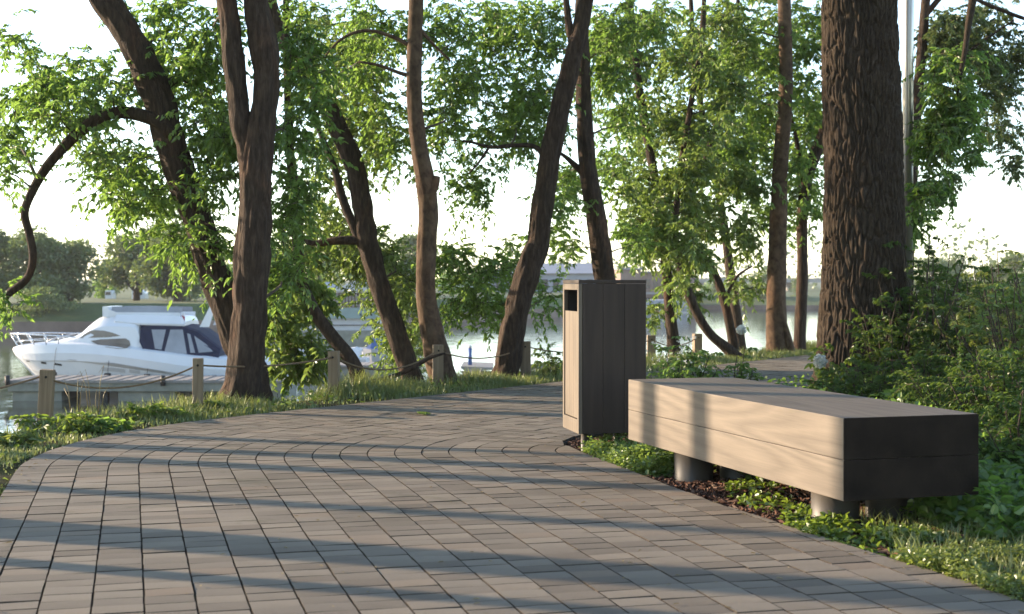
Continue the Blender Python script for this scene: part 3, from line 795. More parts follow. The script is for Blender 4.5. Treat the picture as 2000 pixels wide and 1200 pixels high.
def oak():
    Y = 13.4
    base = P(1682, 770, Y); base.z = 0
    root = empty('oak_tree', tuple(base), 'massive straight trunk with deeply furrowed bark behind the bench', 'tree')
    ctrl = pxstem([(1684,830,252),(1682,770,224),(1683,720,198),(1686,600,182),(1687,480,172),(1686,300,162),(1681,150,160),(1678,0,156),(1678,-150,156),(1672,-380,140)], Y)
    pts = catmull(ctrl, .013)
    P3 = np.array([p[:3] for p in pts]); rad = np.array([p[3] for p in pts]); n = len(pts); K = 320
    th = 2*np.pi*np.arange(K)/K
    s = np.cumsum(np.r_[0, np.linalg.norm(np.diff(P3, axis=0), axis=1)])
    TH, SS = np.meshgrid(th, s); RR = np.repeat(rad[:,None], K, 1)
    # bark plates: distance between two nearest cell centres on the unrolled trunk
    NT = 66; u = TH/(2*np.pi)*NT
    wx = fbm(np.c_[np.cos(TH).ravel()*3, np.sin(TH).ravel()*3, SS.ravel()*2.2], 3, 3).reshape(u.shape)
    u = u + (wx - .44)*4.0; v = SS*4.0 + (fbm(np.c_[np.cos(TH).ravel()*5, np.sin(TH).ravel()*5, SS.ravel()*3], 2, 9).reshape(u.shape) - .4)*.6
    iu, iv = np.floor(u).astype(int), np.floor(v).astype(int)
    d1 = np.full(u.shape, 9.); d2 = np.full(u.shape, 9.); hid = np.zeros(u.shape)
    for du in (-1, 0, 1):
        for dv in (-1, 0, 1):
            cu, cv = iu+du, iv+dv; m = np.mod(cu, NT)
            ju = hash3(m, cv, m*0, 1); jv = hash3(m, cv, m*0, 2)
            d = np.hypot(u - (cu + .15 + .7*ju), (v - (cv + jv)))
            hh = hash3(m, cv, m*0, 4)
            hid = np.where(d < d1, hh, hid)
            d2 = np.where(d < d1, d1, np.minimum(d2, d)); d1 = np.minimum(d1, d)
    crack = np.clip((d2 - d1)/.34, 0, 1); crack = crack*crack*(3 - 2*crack)
    fine = fbm(np.c_[np.cos(TH).ravel()*RR.ravel()*60, np.sin(TH).ravel()*RR.ravel()*60, SS.ravel()*7], 3, 21).reshape(u.shape)
    big = fbm(np.c_[np.cos(TH).ravel()*1.2, np.sin(TH).ravel()*1.2, SS.ravel()*.8], 2, 33).reshape(u.shape)
    flare = np.clip(1 - (P3[:,2] - 0)/.7, 0, 1)[:,None]**2*.10*np.cos(TH*5 + .6)
    Rr = RR*(1 + flare + .10*(big - .37)) + .030*(crack - .7) + .014*(hid - .5) + .042*(fine - .44)
    V = np.stack([P3[:,0][:,None] + np.cos(TH)*Rr, P3[:,1][:,None] + np.sin(TH)*Rr, np.repeat(P3[:,2][:,None], K, 1)], -1).reshape(-1, 3)
    i = np.arange(n-1)[:,None]*K; k = np.arange(K)[None,:]; k2 = (k+1) % K
    f = np.stack([i+k, i+k2, i+K+k2, i+K+k], -1).reshape(-1)
    V2 = V; np_mesh('trunk', V2, f, 4, M['bark_oak'], root, tuple(base), smooth=True)
    t = Tree.__new__(Tree); t.base = base; t.root = root; t.tw = MB(); t.lv = Leaves(); t.limbs = []; t.nodes = []; t.leaf = 'leaf_b'; t.bark = 'bark_oak'
    t.trunk = MB()
    t.stem(pxstem([(1672,-360,140),(1665,-520,110),(1650,-700,70),(1640,-900,20)], Y), 16, .1, .1)
    lm = t.trunk; t.trunk = MB(); t.limbs.append(lm)
    t.limb(pxstem([(1690,-200,60),(1760,-260,44),(1850,-200,34),(1900,-60,24),(1890,60,14),(1870,180,8)], 14.2), sides=10)
    t.limb(pxstem([(1680,-300,60),(1560,-420,40),(1420,-460,26),(1300,-420,12)], 13.2), sides=10)
    fill(t, [(1855,205,50,50,7),(1830,285,38,45,5),(1808,380,25,35,3),(1803,435,16,20,1),(1875,290,35,40,2),(1855,140,45,45,4)], 14.2, .5, 50)
    upper(t, P(1670,-380,Y), 14, 3.4, 4.5, .17)
    o = tuple(base)
    for l in t.limbs: l.build('limb', M['bark_oak'], root, o, fix=False)
    tag(t.tw.build('branches', M['twig'], root, o, fix=False), kind='stuff'); t.lv.build('crown', M['leaf_b'], root, o)
oak()

# ------------------------------------------------------------------ bench
def bench():
    N = Vector((1.353, 5.80, 0)); Fp = Vector((.66, 8.07, 0))
    L = (Fp - N).length; ang = math.atan2((Fp-N).y, (Fp-N).x)
    root = empty('bench', tuple(N), 'long backless bench of thick weathered timber beams on short round posts', 'bench', None, ang)
    # local x runs along the bench away from the camera, local -y towards the planting
    z0, zm, z1 = .146, .314, .486; W = .64
    for (ya, yb) in ((0, -W),):
        for (za, zb, ln) in ((z0, zm-.0008, 0), (zm+.0008, z1, 0)):
            b = MB(); b.box((0, yb, za), (L, ya, zb)); o = b.build('beam', [M['bench'], M['end_shade']], root, bevel=.003)
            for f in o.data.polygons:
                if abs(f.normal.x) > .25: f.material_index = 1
    for x in (.40, 1.90):
        for y in (-.19, -.46):
            b = MB(); b.tube([(x, y, -.25), (x, y, z0 - .001)], .105, 40)
            b.build('leg', M['steel'], root)
bench()

# ------------------------------------------------------------------ litter bin
def litter_bin():
    A = Vector((.407, 8.70, 0)); ang = math.atan2(.4, -.079)   # local x along the front face, away; -y to the right
    root = empty('litter_bin', tuple(A), 'tall square dark timber litter bin with a slot opening in its lit front', 'litter bin', None, ang)
    S = .42; D = .43; z0, z1 = .107, 1.05; T = .022
    # boards of the side towards the camera and of the far side
    for xx, nm in ((0, 'side_board'), (S - T, 'side_board')):
        cuts = [-.026, -.155, -.29, -D]
        for a, c in zip(cuts[:-1], cuts[1:]):
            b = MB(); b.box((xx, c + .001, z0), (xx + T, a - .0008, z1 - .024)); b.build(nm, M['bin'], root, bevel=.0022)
    cuts = [T + .001, S/2, S - T - .001]
    for a, c in zip(cuts[:-1], cuts[1:]):
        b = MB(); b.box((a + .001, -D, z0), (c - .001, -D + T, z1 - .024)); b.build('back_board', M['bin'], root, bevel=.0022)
    b = MB(); b.box((-.001, -D - .001, z1 - .022), (S + .001, 0, z1)); b.build('lid', M['bin'], root, bevel=.003)
    # front frame
    b = MB(); b.box((0, -.024, z0), (.034, 0, z1 - .024)); b.build('stile', M['bin_lit'], root, bevel=.002)
    b = MB(); b.box((S - .034, -.024, z0), (S, 0, z1 - .024)); b.build('stile', M['bin_lit'], root, bevel=.002)
    b = MB(); b.box((.036, -.024, z1 - .062), (S - .036, 0, z1 - .024)); b.build('top_rail', M['bin_lit'], root, bevel=.002)
    b = MB(); b.box((.036, -.024, z0), (S - .036, 0, z0 + .085)); b.build('bottom_rail', M['bin_lit'], root, bevel=.002)
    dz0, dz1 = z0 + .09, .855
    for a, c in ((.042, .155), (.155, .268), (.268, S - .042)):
        b = MB(); b.box((a + .0008, -.026, dz0), (c - .0008, -.006, dz1)); b.build('door_board', M['bin_lit'], root, bevel=.002)
    b = MB(); b.box((.04, -D + .03, z0 + .01), (S - .04, -D + .034, z1 - .03)); b.box((.04, -D + .034, z0 + .01), (S - .04, -.03, z0 + .014))
    b.box((.028, -D + .03, z0 + .01), (.038, -.03, z1 - .03)); b.box((S - .038, -D + .03, z0 + .01), (S - .028, -.03, z1 - .03))
    b.build('liner', M['dark'], root)
    b = MB(); b.tube([(.13, -.075, -.2), (.13, -.075, z0 - .002)], .027, 20); b.build('leg', M['steel'], root)
    b = MB(); b.tube([(.30, -.33, -.2), (.30, -.33, z0 - .002)], .027, 20); b.build('leg', M['steel'], root)
    b = MB(); b.box((.03, -D + .03, z0 - .001), (S - .03, -.03, z0 + .008)); b.build('base_plate', M['dark'], root)
litter_bin()

# ------------------------------------------------------------------ rope fence
POSTS = [(80,722,840,11.0,'weathered timber fence post leaning slightly in weeds by the boat bow', 3.0),
         (386,700,806,11.4,'timber fence post standing just left of the forked trunk', 0.5),
         (653,686,776,12.9,'timber fence post beside the thin crooked tree', -.5),
         (855,674,754,14.2,'timber fence post in front of the smooth warm brown trunk', 0.4),
         (1027,667,740,15.3,'timber fence post nearest the left side of the litter bin', -.6),
         (1272,655,705,18.6,'timber fence post half hidden by leaves at the bin edge', 0),
         (1362,652,700,20.4,'small far timber fence post at the water right of the bin', 0)]
def fence():
    tops = []
    for px, pt, pb, Y, lab, lean in POSTS:
        a = P(px, pt, Y); x, y = a.x, a.y; z0 = tz(x, y)
        root = empty('fence_post', (x, y, z0), lab, 'post', 'timber posts of the rope fence')
        root.rotation_euler = (0, R(lean), R(random.uniform(-12, 12)))
        hw = (26 if px == 80 else 20)*Y/F/2 * (1 if Y < 17 else .8)
        b = MB(); b.box((-hw, -hw, -.4), (hw, hw, a.z - z0)); b.build('post', M['post'], root, bevel=.005)
        b = MB(); zz = a.z - z0 - .055
        b.tube([(0, -hw-.001, zz), (0, -hw-.010, zz)], .010, 10); b.build('rope_hole', M['dark'], root)
        tops.append(Vector((x, y, a.z - .055)))
    ends = [Vector(P(-230, 800, 9.6))] + tops
    sags = [.03, .13, .04, .15, .10, .12, .1]
    labs = ['sagging rope running left from the weedy fence post', 'brown rope hanging low in front of the boat', 'rope passing behind the forked trunk', 'slack rope by the crooked tree',
            'rope between the smooth trunk and the leaning trunk', 'rope passing behind the litter bin', 'far rope beyond the bin by the water']
    for a, c, s, lab in zip(ends[:-1], ends[1:], sags, labs):
        b = MB(); pts = [a.lerp(c, k/22) + Vector((0, -.03*math.sin(math.pi*k/22), -s*4*(k/22)*(1-k/22))) for k in range(23)]
        b.tube([p - Vector(a) for p in pts], .0075, 7)
        o = b.build('fence_rope', M['rope']); o.location = a; tag(o, lab, 'rope', 'ropes of the fence')
fence()

# ------------------------------------------------------------------ metal pole
def pole():
    a = P(1776, 0, 14.6); x = a.x - .0; z0 = tz(x, 14.6)
    root = empty('lamp_post', (x, 14.6, z0), 'slender pale metal pole rising just behind the furrowed trunk', 'pole')
    b = MB(); b.tube([(-.03, 0, -.1), (-.01, 0, 3.5), (.02, 0, 7.5)], [.056, .054, .05], 28); b.build('shaft', M['pole'], root)
    b = MB(); b.tube([(-.03, 0, 0), (-.03, 0, .12)], [.12, .1], 24); b.build('base', M['pole'], root)
    b = MB(); b.tube([(.02, 0, 7.5), (.02, 0, 7.7)], [.14, .2], 20); b.build('lamp_head', M['offwhite'], root)
pole()

# ------------------------------------------------------------------ motor cruiser and dock
BY = 43.8; K = F/BY
def bx(px): return (px - 250)/K - .50*max(0.0, min(1.0, (135 - px)/110))
def bz(py): return H - WATER - (py - 547)/K
def cruiser():
    X0 = (250 - 1000)*BY/F
    root = empty('motor_cruiser', (X0, BY + 1.45, WATER), 'white motor cruiser with navy canvas cockpit cover moored at the dock', 'boat')
    # hull
    hb = MB()
    st = [(25,690,.04,62,742,28,696),(40,684,.42,72,748,46,704),(70,679,.78,90,756,74,707),(110,676,1.06,118,764,112,706),(160,676,1.26,162,770,160,707),(220,680,1.38,220,774,220,711),
          (300,690,1.44,300,776,300,722),(380,700,1.45,380,776,380,735),(460,706,1.42,460,776,460,742),(535,708,1.32,532,776,535,745)]
    rings = []
    sti = [tuple(p) for p in catmull([q for q in st], 9)]
    for xs, ys, bm_, xk, yk, xc, yc in sti:
        S = (bx(xs), bz(ys)); C = (bx(xc), bz(yc)); Kk = (bx(xk), bz(yk))
        half = [(S[0]+.02, -bm_*.80, S[1]+.10), (S[0], -bm_*.96, S[1]+.03), (.5*(S[0]+C[0]), -bm_*1.02, .5*(S[1]+C[1])), (C[0], -bm_, C[1]), (C[0]+.01, -bm_*.965, C[1]-.03),
                (.5*(C[0]+Kk[0]), -bm_*.84, .5*(C[1]+Kk[1])), (.25*C[0]+.75*Kk[0], -bm_*.6, .25*C[1]+.75*Kk[1]), (Kk[0], 0, Kk[1]-.1)]
        rings.append(half + [(p[0], -p[1], p[2]) for p in reversed(half[:-1])])
    hb.loft(rings, 0, True, True, False); hull = hb.build('hull', M['white'], root)
    # cabin
    cb = MB(); rings = []
    for xp, tp, bw, tw_ in catmull([(78,676,.55,.2),(110,666,.84,.45),(140,655,1.0,.66),(165,634,1.08,.72),(190,619,1.12,.76),(230,616,1.16,.80),(258,618,1.18,.84),(266,640,1.18,.9),(272,672,1.2,1.0)], 8):
        zb = np.interp(xp, [s[0] for s in st], [bz(s[1]) for s in st]) + .0; zt = bz(tp); x = bx(xp)
        half = [(x, -bw, zb), (x, -(bw*.97), zb + .35*(zt-zb)), (x, -(bw*.8+tw_*.2), zb + .65*(zt-zb)), (x, -(tw_*1.02), zb + .92*(zt-zb)), (x, -tw_*.9, zt), (x, 0, zt + .03)]
        rings.append(half + [(p[0], -p[1], p[2]) for p in reversed(half[:-1])])
    cb.loft(rings, 0, True, True, False); cabin = cb.build('cabin', M['white'], root)
    rb = MB(); rings = []
    for xp, tp, bp, w_ in ((215,616,632,.95),(260,616,636,1.03),(320,617,637,1.07),(348,620,638,1.05),(354,630,638,1.0)):
        x = bx(xp); half = [(x, -w_, bz(bp)), (x, -w_*1.02, bz(bp)+.06), (x, -w_*.86, bz(tp)), (x, 0, bz(tp)+.03)]
        rings.append(half + [(p[0], -p[1], p[2]) for p in reversed(half[:-1])])
    rb.loft(rings, 0, True, True, False); rb.build('roof', M['white'], root)
    # flybridge with wind screen
    fb = MB(); rings = []
    for xp, tp, bp in ((188,600,620),(197,604,621),(215,611,621),(350,612,624)):
        x = bx(xp); wt = .80; half = [(x, -.78, bz(bp)), (x, -wt, bz(tp)), (x, -wt+.07, bz(tp)), (x, -.71, bz(bp))]
        rings.append(half)
    fb.loft(rings); fb.loft([[(p[0], -p[1], p[2]) for p in r] for r in rings])
    fb.prism([(bx(188), -.8, bz(600)), (bx(200), -.8, bz(600)), (bx(200), -.8, bz(622)), (bx(192), -.8, bz(620))], (0, 1.6, 0))
    fb.build('flybridge', M['white'], root)
    sb = MB(); sb.loft([[(bx(xp), -.76, bz(612)), (bx(xp)-.0, -.70, bz(tp)), (bx(xp), -.67, bz(tp)), (bx(xp), -.73, bz(612))] for xp, tp in ((205,600.5),(260,600),(345,602))])
    sb.build('windscreen', M['vinyl'], root); sb = MB()
    sb.loft([[(bx(xp), .76, bz(612)), (bx(xp), .70, bz(tp)), (bx(xp), .67, bz(tp)), (bx(xp), .73, bz(612))] for xp, tp in ((205,600.5),(260,600),(345,602))])
    sb.build('windscreen', M['vinyl'], root)
    # radar arch
    ab = MB()
    for s in (-1, 1): ab.prism([(bx(384), s*.95, bz(640)), (bx(402), s*.95, bz(640)), (bx(418), s*.95, bz(588)), (bx(410), s*.95, bz(588))], (0, .1*s, 0))
    ab.prism([(bx(409), -1.04, bz(588)), (bx(418), -1.04, bz(588)), (bx(416), -1.04, bz(595)), (bx(408), -1.04, bz(595))], (0, 2.08, 0))
    ab.build('radar_arch', M['white'], root)
    # canvas cover
    cv = MB(); rings = []
    for xp, tp, bp, wt, wb in ((268,639,668,1.0,1.22),(278,638,688,1.02,1.26),(300,637,697,1.03,1.28),(345,638,704,1.04,1.30),(380,650,703,1.02,1.30),(425,684,700,1.0,1.28)):
        x = bx(xp)
        half = [(x, -wb, bz(bp)), (x, -(wt*.65+wb*.35), bz(bp)*.35 + bz(tp)*.65), (x, -wt, bz(tp)), (x, -wt*.85, bz(tp) + .05), (x, 0, bz(tp) + .09)]
        rings.append(half + [(p[0], -p[1], p[2]) for p in reversed(half[:-1])])
    cv.loft(rings, 0, True, True, False); cover = cv.build('canvas_cover', M['navy'], root)
    trees_ = {}
    for nm, o in (('hull', hull), ('cabin', cabin), ('cover', cover)):
        bm = bmesh.new(); bm.from_mesh(o.data); trees_[nm] = BVHTree.FromBMesh(bm); bm.free()
    def patch(poly, on, name, m, off=.012, parent=None):
        n = len(poly); pts = []
        for px, py in poly:
            x, z = bx(px), bz(py); y = None
            for q in on:
                h = trees_[q].ray_cast(Vector((x, -8, z)), Vector((0, 1, 0)))
                if h[0] is not None and (y is None or h[0].y < y): y = h[0].y
            pts.append((x, (-1.2 if y is None else y), z))
        c = np.mean(pts, axis=0)
        h = None
        for q in on:
            hh = trees_[q].ray_cast(Vector((c[0], -8, c[2])), Vector((0, 1, 0)))
            if hh[0] is not None: c[1] = min(c[1], hh[0].y)
        b = MB(); fr = [(x, y - off, z) for x, y, z in pts] + [(c[0], c[1] - off, c[2])]; bk = [(x, y + .03, z) for x, y, z in pts]
        b.add(fr + bk, [(i, (i+1) % n, n) for i in range(n)] + [(i, n+1+i, n+1+(i+1) % n, (i+1) % n) for i in range(n)])
        return b.build(name, m, root if parent is None else parent)
    patch([(147,662),(156,654),(166,648),(178,646),(196,647),(214,651),(230,657),(205,660),(175,661)], ['cabin'], 'window', M['tint'])
    patch([(170,667),(190,664),(212,663),(240,662),(248,667),(250,675),(246,681),(228,682),(205,679),(186,674)], ['cabin','hull'], 'window', M['tint'])
    patch([(290,645),(318,645),(312,684),(299,682)], ['cover'], 'clear_panel', M['vinyl'])
    patch([(327,645),(351,645),(362,692),(340,692),(318,688)], ['cover'], 'clear_panel', M['vinyl'])
    patch([(360,652),(366,654),(378,690),(369,690)], ['cover'], 'clear_panel', M['vinyl'])
    patch([(374,657),(398,674),(412,688),(385,690)], ['cover'], 'clear_panel', M['vinyl'])
    for q in ([(82,709),(91,710),(91,714),(82,713)], [(105,711),(117,713),(117,717),(105,715)], [(54,708),(61,708),(61,710),(54,710)]):
        patch(q, ['hull'], 'porthole', M['black'])
    for q in ([(195,718),(218,719),(242,722),(242,729),(218,727),(195,726)], [(250,722),(272,724),(272,731),(250,729)]):
        patch(q, ['hull'], 'vent', M['offwhite'])
    patch([(46,700),(130,703),(220,709),(300,722),(335,731),(335,732.3),(300,723.5),(220,710.5),(130,704.5),(46,701.5)], ['hull'], 'rub_rail', M['offwhite'], .02)
    for px, py in ((112,730),(211,732),(288,734)):
        b = MB(); x = bx(px); y = -1.5
        b.tube([(x-.09, y, bz(py)), (x+.09, y, bz(py))], .055, 12); f = b.build('fender', M['black'], root)
        b = MB(); b.tube([(x, y, bz(py)), (x, -1.30, bz(py - 42)), (x, -1.2, bz(py-50))], .008, 5); b.build('fender_line', M['black'], root)
    # bow rail
    b = MB(); top = []
    for s in (-1, 1):
        rail = [(bx(22), s*.1, bz(655)), (bx(45), s*.48, bz(655)), (bx(80), s*.84, bz(656)), (bx(120), s*1.08, bz(658)), (bx(142), s*1.12, bz(660))]
        b.tube(rail, .022, 7)
        rail2 = [(bx(30), s*.1, bz(672)), (bx(50), s*.48, bz(668)), (bx(80), s*.82, bz(667)), (bx(110), s*1.02, bz(667))]
        b.tube(rail2, .012, 6)
        for (p, q, yy, y2) in ((22,40,.1,.3),(38,52,.4,.5),(62,70,.68,.72),(88,92,.9,.9),(112,112,1.05,1.0)):
            b.tube([(bx(p), s*yy, bz(655.5)), (bx(q), s*y2, bz(686 if q < 60 else 676))], .018, 6)
    b.build('bow_rail', M['chrome'], root)
    b = MB(); b.tube([(bx(80), -.2, bz(672)), (bx(95), -.2, bz(664)), (bx(125), -.2, bz(655))], .03, 6); b.build('anchor_roller', M['offwhite'], root)
    b = MB(); b.tube([(bx(346), -.9, bz(640)), (bx(344), -.9, bz(612))], .012, 6); fs = b.build('flag_staff', M['chrome'], root)
    b = MB(); b.prism([(bx(346.5), -.9, bz(617)), (bx(353), -.9, bz(620)), (bx(352), -.9, bz(638)), (bx(346.5), -.9, bz(635))], (0, .01, 0)); b.build('flag', M['red'], fs)
cruiser()

def docks():
    DX0, DX1 = (8-1000)*41/F, (560-1000)*41/F
    root = empty('floating_dock', (DX0, 41, WATER), 'long low floating dock with concrete edge in front of the cruiser', 'dock')
    L = DX1 - DX0; b = MB(); b.box((.1, -.0, .28), (L, 2.0, .53)); b.build('edge_beam', M['concrete'], root, bevel=.02)
    n = 60
    for k in range(n):
        b = MB(); b.box((k*L/n + .004, -.06, .532), ((k+1)*L/n - .004, 2.05, .60 + .01*(k % 3))); b.build('plank', M['dockdeck'], root)
    for a, c in ((.2,.12*L*.0+1.62),(3.25,4.9),(6.4,L)):
        b = MB(); b.box((a, .12, -.4), (c, 1.9, .279)); b.build('float', M['concrete'], root, bevel=.02)
    b = MB(); b.box((2.7, .3, -.6), (2.9, .5, .279)); b.box((5.6,.3,-.6),(5.8,.5,.279)); b.build('pile', M['black'], root)
    for px in (10, 313):
        b = MB(); x = (px-8)*41/F + .1; b.tube([(x, -.1, .45), (x, -.1, .75)], .07, 10); b.build('cleat', M['black'], root)
    # second dock to the right, with a railing
    root = empty('jetty', (P(890,720,50).x, 50, WATER), 'grey jetty with slatted railings between the two leaning trunks', 'jetty')
    X = lambda px: (px - 890)*50/F
    zz = lambda py: H - WATER - (py - 547)*50/F
    b = MB(); b.prism([(X(900), 0, zz(716)), (X(962), 0, zz(718)), (X(962), 0, zz(723)), (X(912), 0, zz(727)), (X(900), 0, zz(720))], (0, 3, 0)); b.build('deck', M['dockdeck'], root)
    b = MB(); b.box((X(900), .4, zz(742)), (X(1180), 2.6, zz(734))); b.build('deck', M['dockdeck'], root)
    b = MB(); b.box((X(900), .3, zz(729)), (X(1180), .4, zz(726))); b.build('handrail', M['concrete'], root)
    for k in range(40):
        b = MB(); x = X(902) + k*.125; b.box((x, .32, zz(741)), (x+.05, .38, zz(729.2))); b.build('slat', M['concrete'], root)
    for px in (912, 960, 1030, 1090, 1150):
        b = MB(); b.tube([(X(px), .2, -.6), (X(px), .2, zz(727))], .06, 10); b.build('pile', M['black'], root)
    b = MB(); b.box((X(1015), .8, zz(727)), (X(1150), 1.4, zz(715))); b.build('storage_box', M['concrete'], root, bevel=.03)
    bl = empty('mooring_bollard', (P(918,716,51).x, 51, WATER + zz(716)), 'blue round mooring post standing on the grey jetty', 'bollard')
    b = MB(); b.tube([(0, 0, -.02), (0, 0, .6)], [.075, .065], 14); b.build('shaft', M['blue'], bl)
    b = MB(); b.tube([(0, 0, .6), (0, 0, .70)], [.075, .05], 14); b.build('cap', M['offwhite'], bl)
docks()

# ------------------------------------------------------------------ far shore
def far_tree(px, base_py, top_py, wpx, Y, label, leaf='leaf_far', n=3200, group='trees on the far shore', seed=0, name='shore_tree', lf=.30):
    g = P(px, base_py, Y); s = Y/F; n = int(n*1.7); wpx = wpx*1.15; lf = lf*1.15
    h = (base_py - top_py)*s; wd = wpx*s
    root = empty(name, tuple(g), label, 'tree', group)
    b = MB(); b.tube([(0,0,-.5),(0.02*h,0,.25*h),(.01*h,0,.55*h),(0,0,.85*h)], [.045*h,.035*h,.022*h,.006*h], 8)
    lobes = []
    for k in range(15):
        a = random.uniform(0, 6.28); q = math.sqrt(random.random()); zf = random.uniform(.18, .86)
        prof = math.sin(min(1, zf*1.15)*math.pi)**.5
        c = np.array((wd*.36*q*math.cos(a)*prof, wd*.36*q*math.sin(a)*prof, h*zf)); lobes.append((c, wd*random.uniform(.15, .24), h*random.uniform(.10, .17)))
        b.tube([(0, 0, h*max(.15, zf-.25)), tuple(c*np.array((.5,.5,1)) - np.array((0,0,.05*h))), tuple(c)], [.014*h, .009*h, .003*h], 5)
    b.build('trunk', M['bark'], root, fix=False)
    lv = Leaves(); per = n//len(lobes)
    for c, rx, rz in lobes:
        d = unit(per); rr = rng.uniform(.25, 1.12, per)**.6
        p = c + d*np.stack([rr*rx, rr*rx, rr*rz], 1)
        ax = d + rng.normal(size=(per,3))*.8 + np.array((0,0,-.3)); nm = d + rng.normal(size=(per,3))*.7
        L = lf*h/6*rng.uniform(.5, 1.2, per); lv.add(p, ax, nm, L, L*.6)
    lv.build('crown', M[leaf], root)

def shore():
    # near-left far bank: quay, slope and lawn
    def bank(name, line, top, depth, wall, m_w, m_l, hgt):
        b = MB(); n = len(line)
        f0 = [(x, y, WATER - .5) for x, y in line]; f1 = [(x, y, WATER + wall) for x, y in line]
        f2 = [(x, y + hgt*2.2, WATER + top) for x, y in line]; f3 = [(x, y + depth, WATER + top + .4) for x, y in line]
        b.add(f0 + f1, [(i, i+1, n+i+1, n+i) for i in range(n-1)], 0)
        b.add(f1 + f2, [(i, i+1, n+i+1, n+i) for i in range(n-1)], 1); b.add(f2 + f3, [(i, i+1, n+i+1, n+i) for i in range(n-1)], 1)
        tag(b.build(name, [m_w, m_l]), kind='structure')
    bank('far_bank', [(-70,84),(-45,88),(-32,90),(-24,91),(-18,94),(-14,100),(-8,112),(2,128),(10,150)], 1.9, 260, .85, M['quay'], M['lawn'], 1.6)
    bank('far_shore', [(-20,168),(10,170),(40,168),(70,165),(140,168)], 1.4, 600, .5, M['quay'], M['lawn'], 2.5)
    far_tree(60, 612, 445, 150, 96, 'rounded willow like tree by the water at the far left shore', n=5200, lf=.24)
    far_tree(135, 612, 452, 120, 98, 'full bushy tree touching the rounded one on the far left shore', n=4200, lf=.24)
    far_tree(-25, 610, 440, 130, 97, 'broad tree cut by the left edge of the far shore', n=3600, lf=.24)
    far_tree(70, 640, 560, 150, 92, 'low dense shrub spilling over the quay below the rounded tree', n=2600, lf=.34, name='shore_shrub')
    far_tree(215, 598, 505, 60, 120, 'small dark tree on the lawn between the shore groves', n=1800, leaf='leaf_b')
    far_tree(265, 598, 425, 130, 108, 'pale green round tree behind the cruiser flybridge', n=4400, lf=.24)
    far_tree(345, 600, 400, 150, 104, 'tall tree behind the cruiser next to the leaning trunk', n=4400, lf=.24)
    far_tree(430, 600, 470, 120, 112, 'dark tree glimpsed behind the forked trunk', n=2600, leaf='leaf_b')
    far_tree(520, 600, 470, 130, 120, 'dark tree on the shore right of the forked trunk', n=2600, leaf='leaf_b')
    far_tree(620, 580, 470, 130, 135, 'dark tree above the boathouse roof at its left', n=2600, leaf='leaf_b')
    far_tree(740, 575, 475, 120, 140, 'dark tree behind the vine clad trunk', n=2600, leaf='leaf_b')
    far_tree(805, 570, 455, 90, 140, 'hazy tree just left of the smooth warm trunk', n=2600)
    far_tree(880, 580, 520, 100, 160, 'low dark tree right of the smooth warm trunk', n=2000, leaf='leaf_b')
    # small parked cars and boats on the lawn, seen as white bits
    for px, w_, lab in ((212,14,'tiny white van parked on the lawn beneath the far trees'), (270,26,'long white trailer parked on the far lawn')):
        g = P(px, 592, 118); r = empty('parked_van', tuple(g), lab, 'van'); s = 118/F
        b = MB(); b.prism([(-w_*s*.5,0,.15),(w_*s*.5,0,.15),(w_*s*.5,0,.8),(w_*s*.3,0,1.05),(-w_*s*.5,0,1.05)], (0,1.2,0)); b.build('body', M['white'], r, bevel=.05)
        b = MB(); b.box((-w_*s*.4,-.02,.65),(w_*s*.3,-.01,.92)); b.build('window', M['winglass'], r)
        for x in (-.3, .3):
            b = MB(); b.tube([(x*w_*s, -.03, .16), (x*w_*s, .15, .16)], .17, 12); b.build('wheel', M['black'], r)
    # boathouse
    Y = 66; s = Y/F
    X = lambda px: (px - 690)*s
    Z = lambda py: H - WATER - (py - 547)*s
    r = empty('boathouse', (P(690,640,Y).x, Y, WATER), 'pale floating boathouse with slatted balcony and teal wall between the trunks', 'boathouse')
    b = MB(); b.box((X(560), 0, -.3), (X(735), 5, Z(646))); b.build('pontoon', M['concrete'], r)
    b = MB(); b.box((X(575), .3, Z(646)), (X(732), 4.5, Z(623))); b.build('lower_wall', M['offwhite'], r)
    b = MB(); b.box((X(572), .1, Z(622.8)), (X(734), 4.6, Z(602))); b.build('upper_wall', M['teal'], r)
    b = MB(); b.box((X(572), 1.6, Z(602)), (X(734), 4.4, Z(570))); b.build('rear_wall', M['brickwall'], r)
    for k in range(24):
        b = MB(); px = 582 + k*6.2; b.box((X(px), .12, Z(601.8)), (X(px+3.6), .16, Z(572 + 2*(k % 2)))); b.build('slat', M['dockdeck'], r)
    b = MB(); b.box((X(572), .10, Z(572)), (X(734), .18, Z(569))); b.build('handrail', M['offwhite'], r)
    b = MB(); b.prism([(X(650), .0, Z(569)), (X(745), .0, Z(569)), (X(705), 0, Z(548)), (X(690), 0, Z(548))], (0, 4.8, 0)); b.build('roof', M['offwhite'], r)
    b = MB(); b.prism([(X(540), .4, Z(569)), (X(648), .4, Z(569)), (X(620), .4, Z(552)), (X(560), .4, Z(552))], (0, 4.2, 0)); b.build('roof', M['greywall'], r)
    for px in (702, 713, 723):
        b = MB(); b.prism([(X(px), .085, Z(617)), (X(px+4), .085, Z(617)), (X(px+2), .085, Z(611))], (0, .012, 0)); b.build('emblem', M['black'], r)
    b = MB(); b.box((X(575), .24, Z(636.5)), (X(732), .29, Z(635))); b.build('trim', M['black'], r)
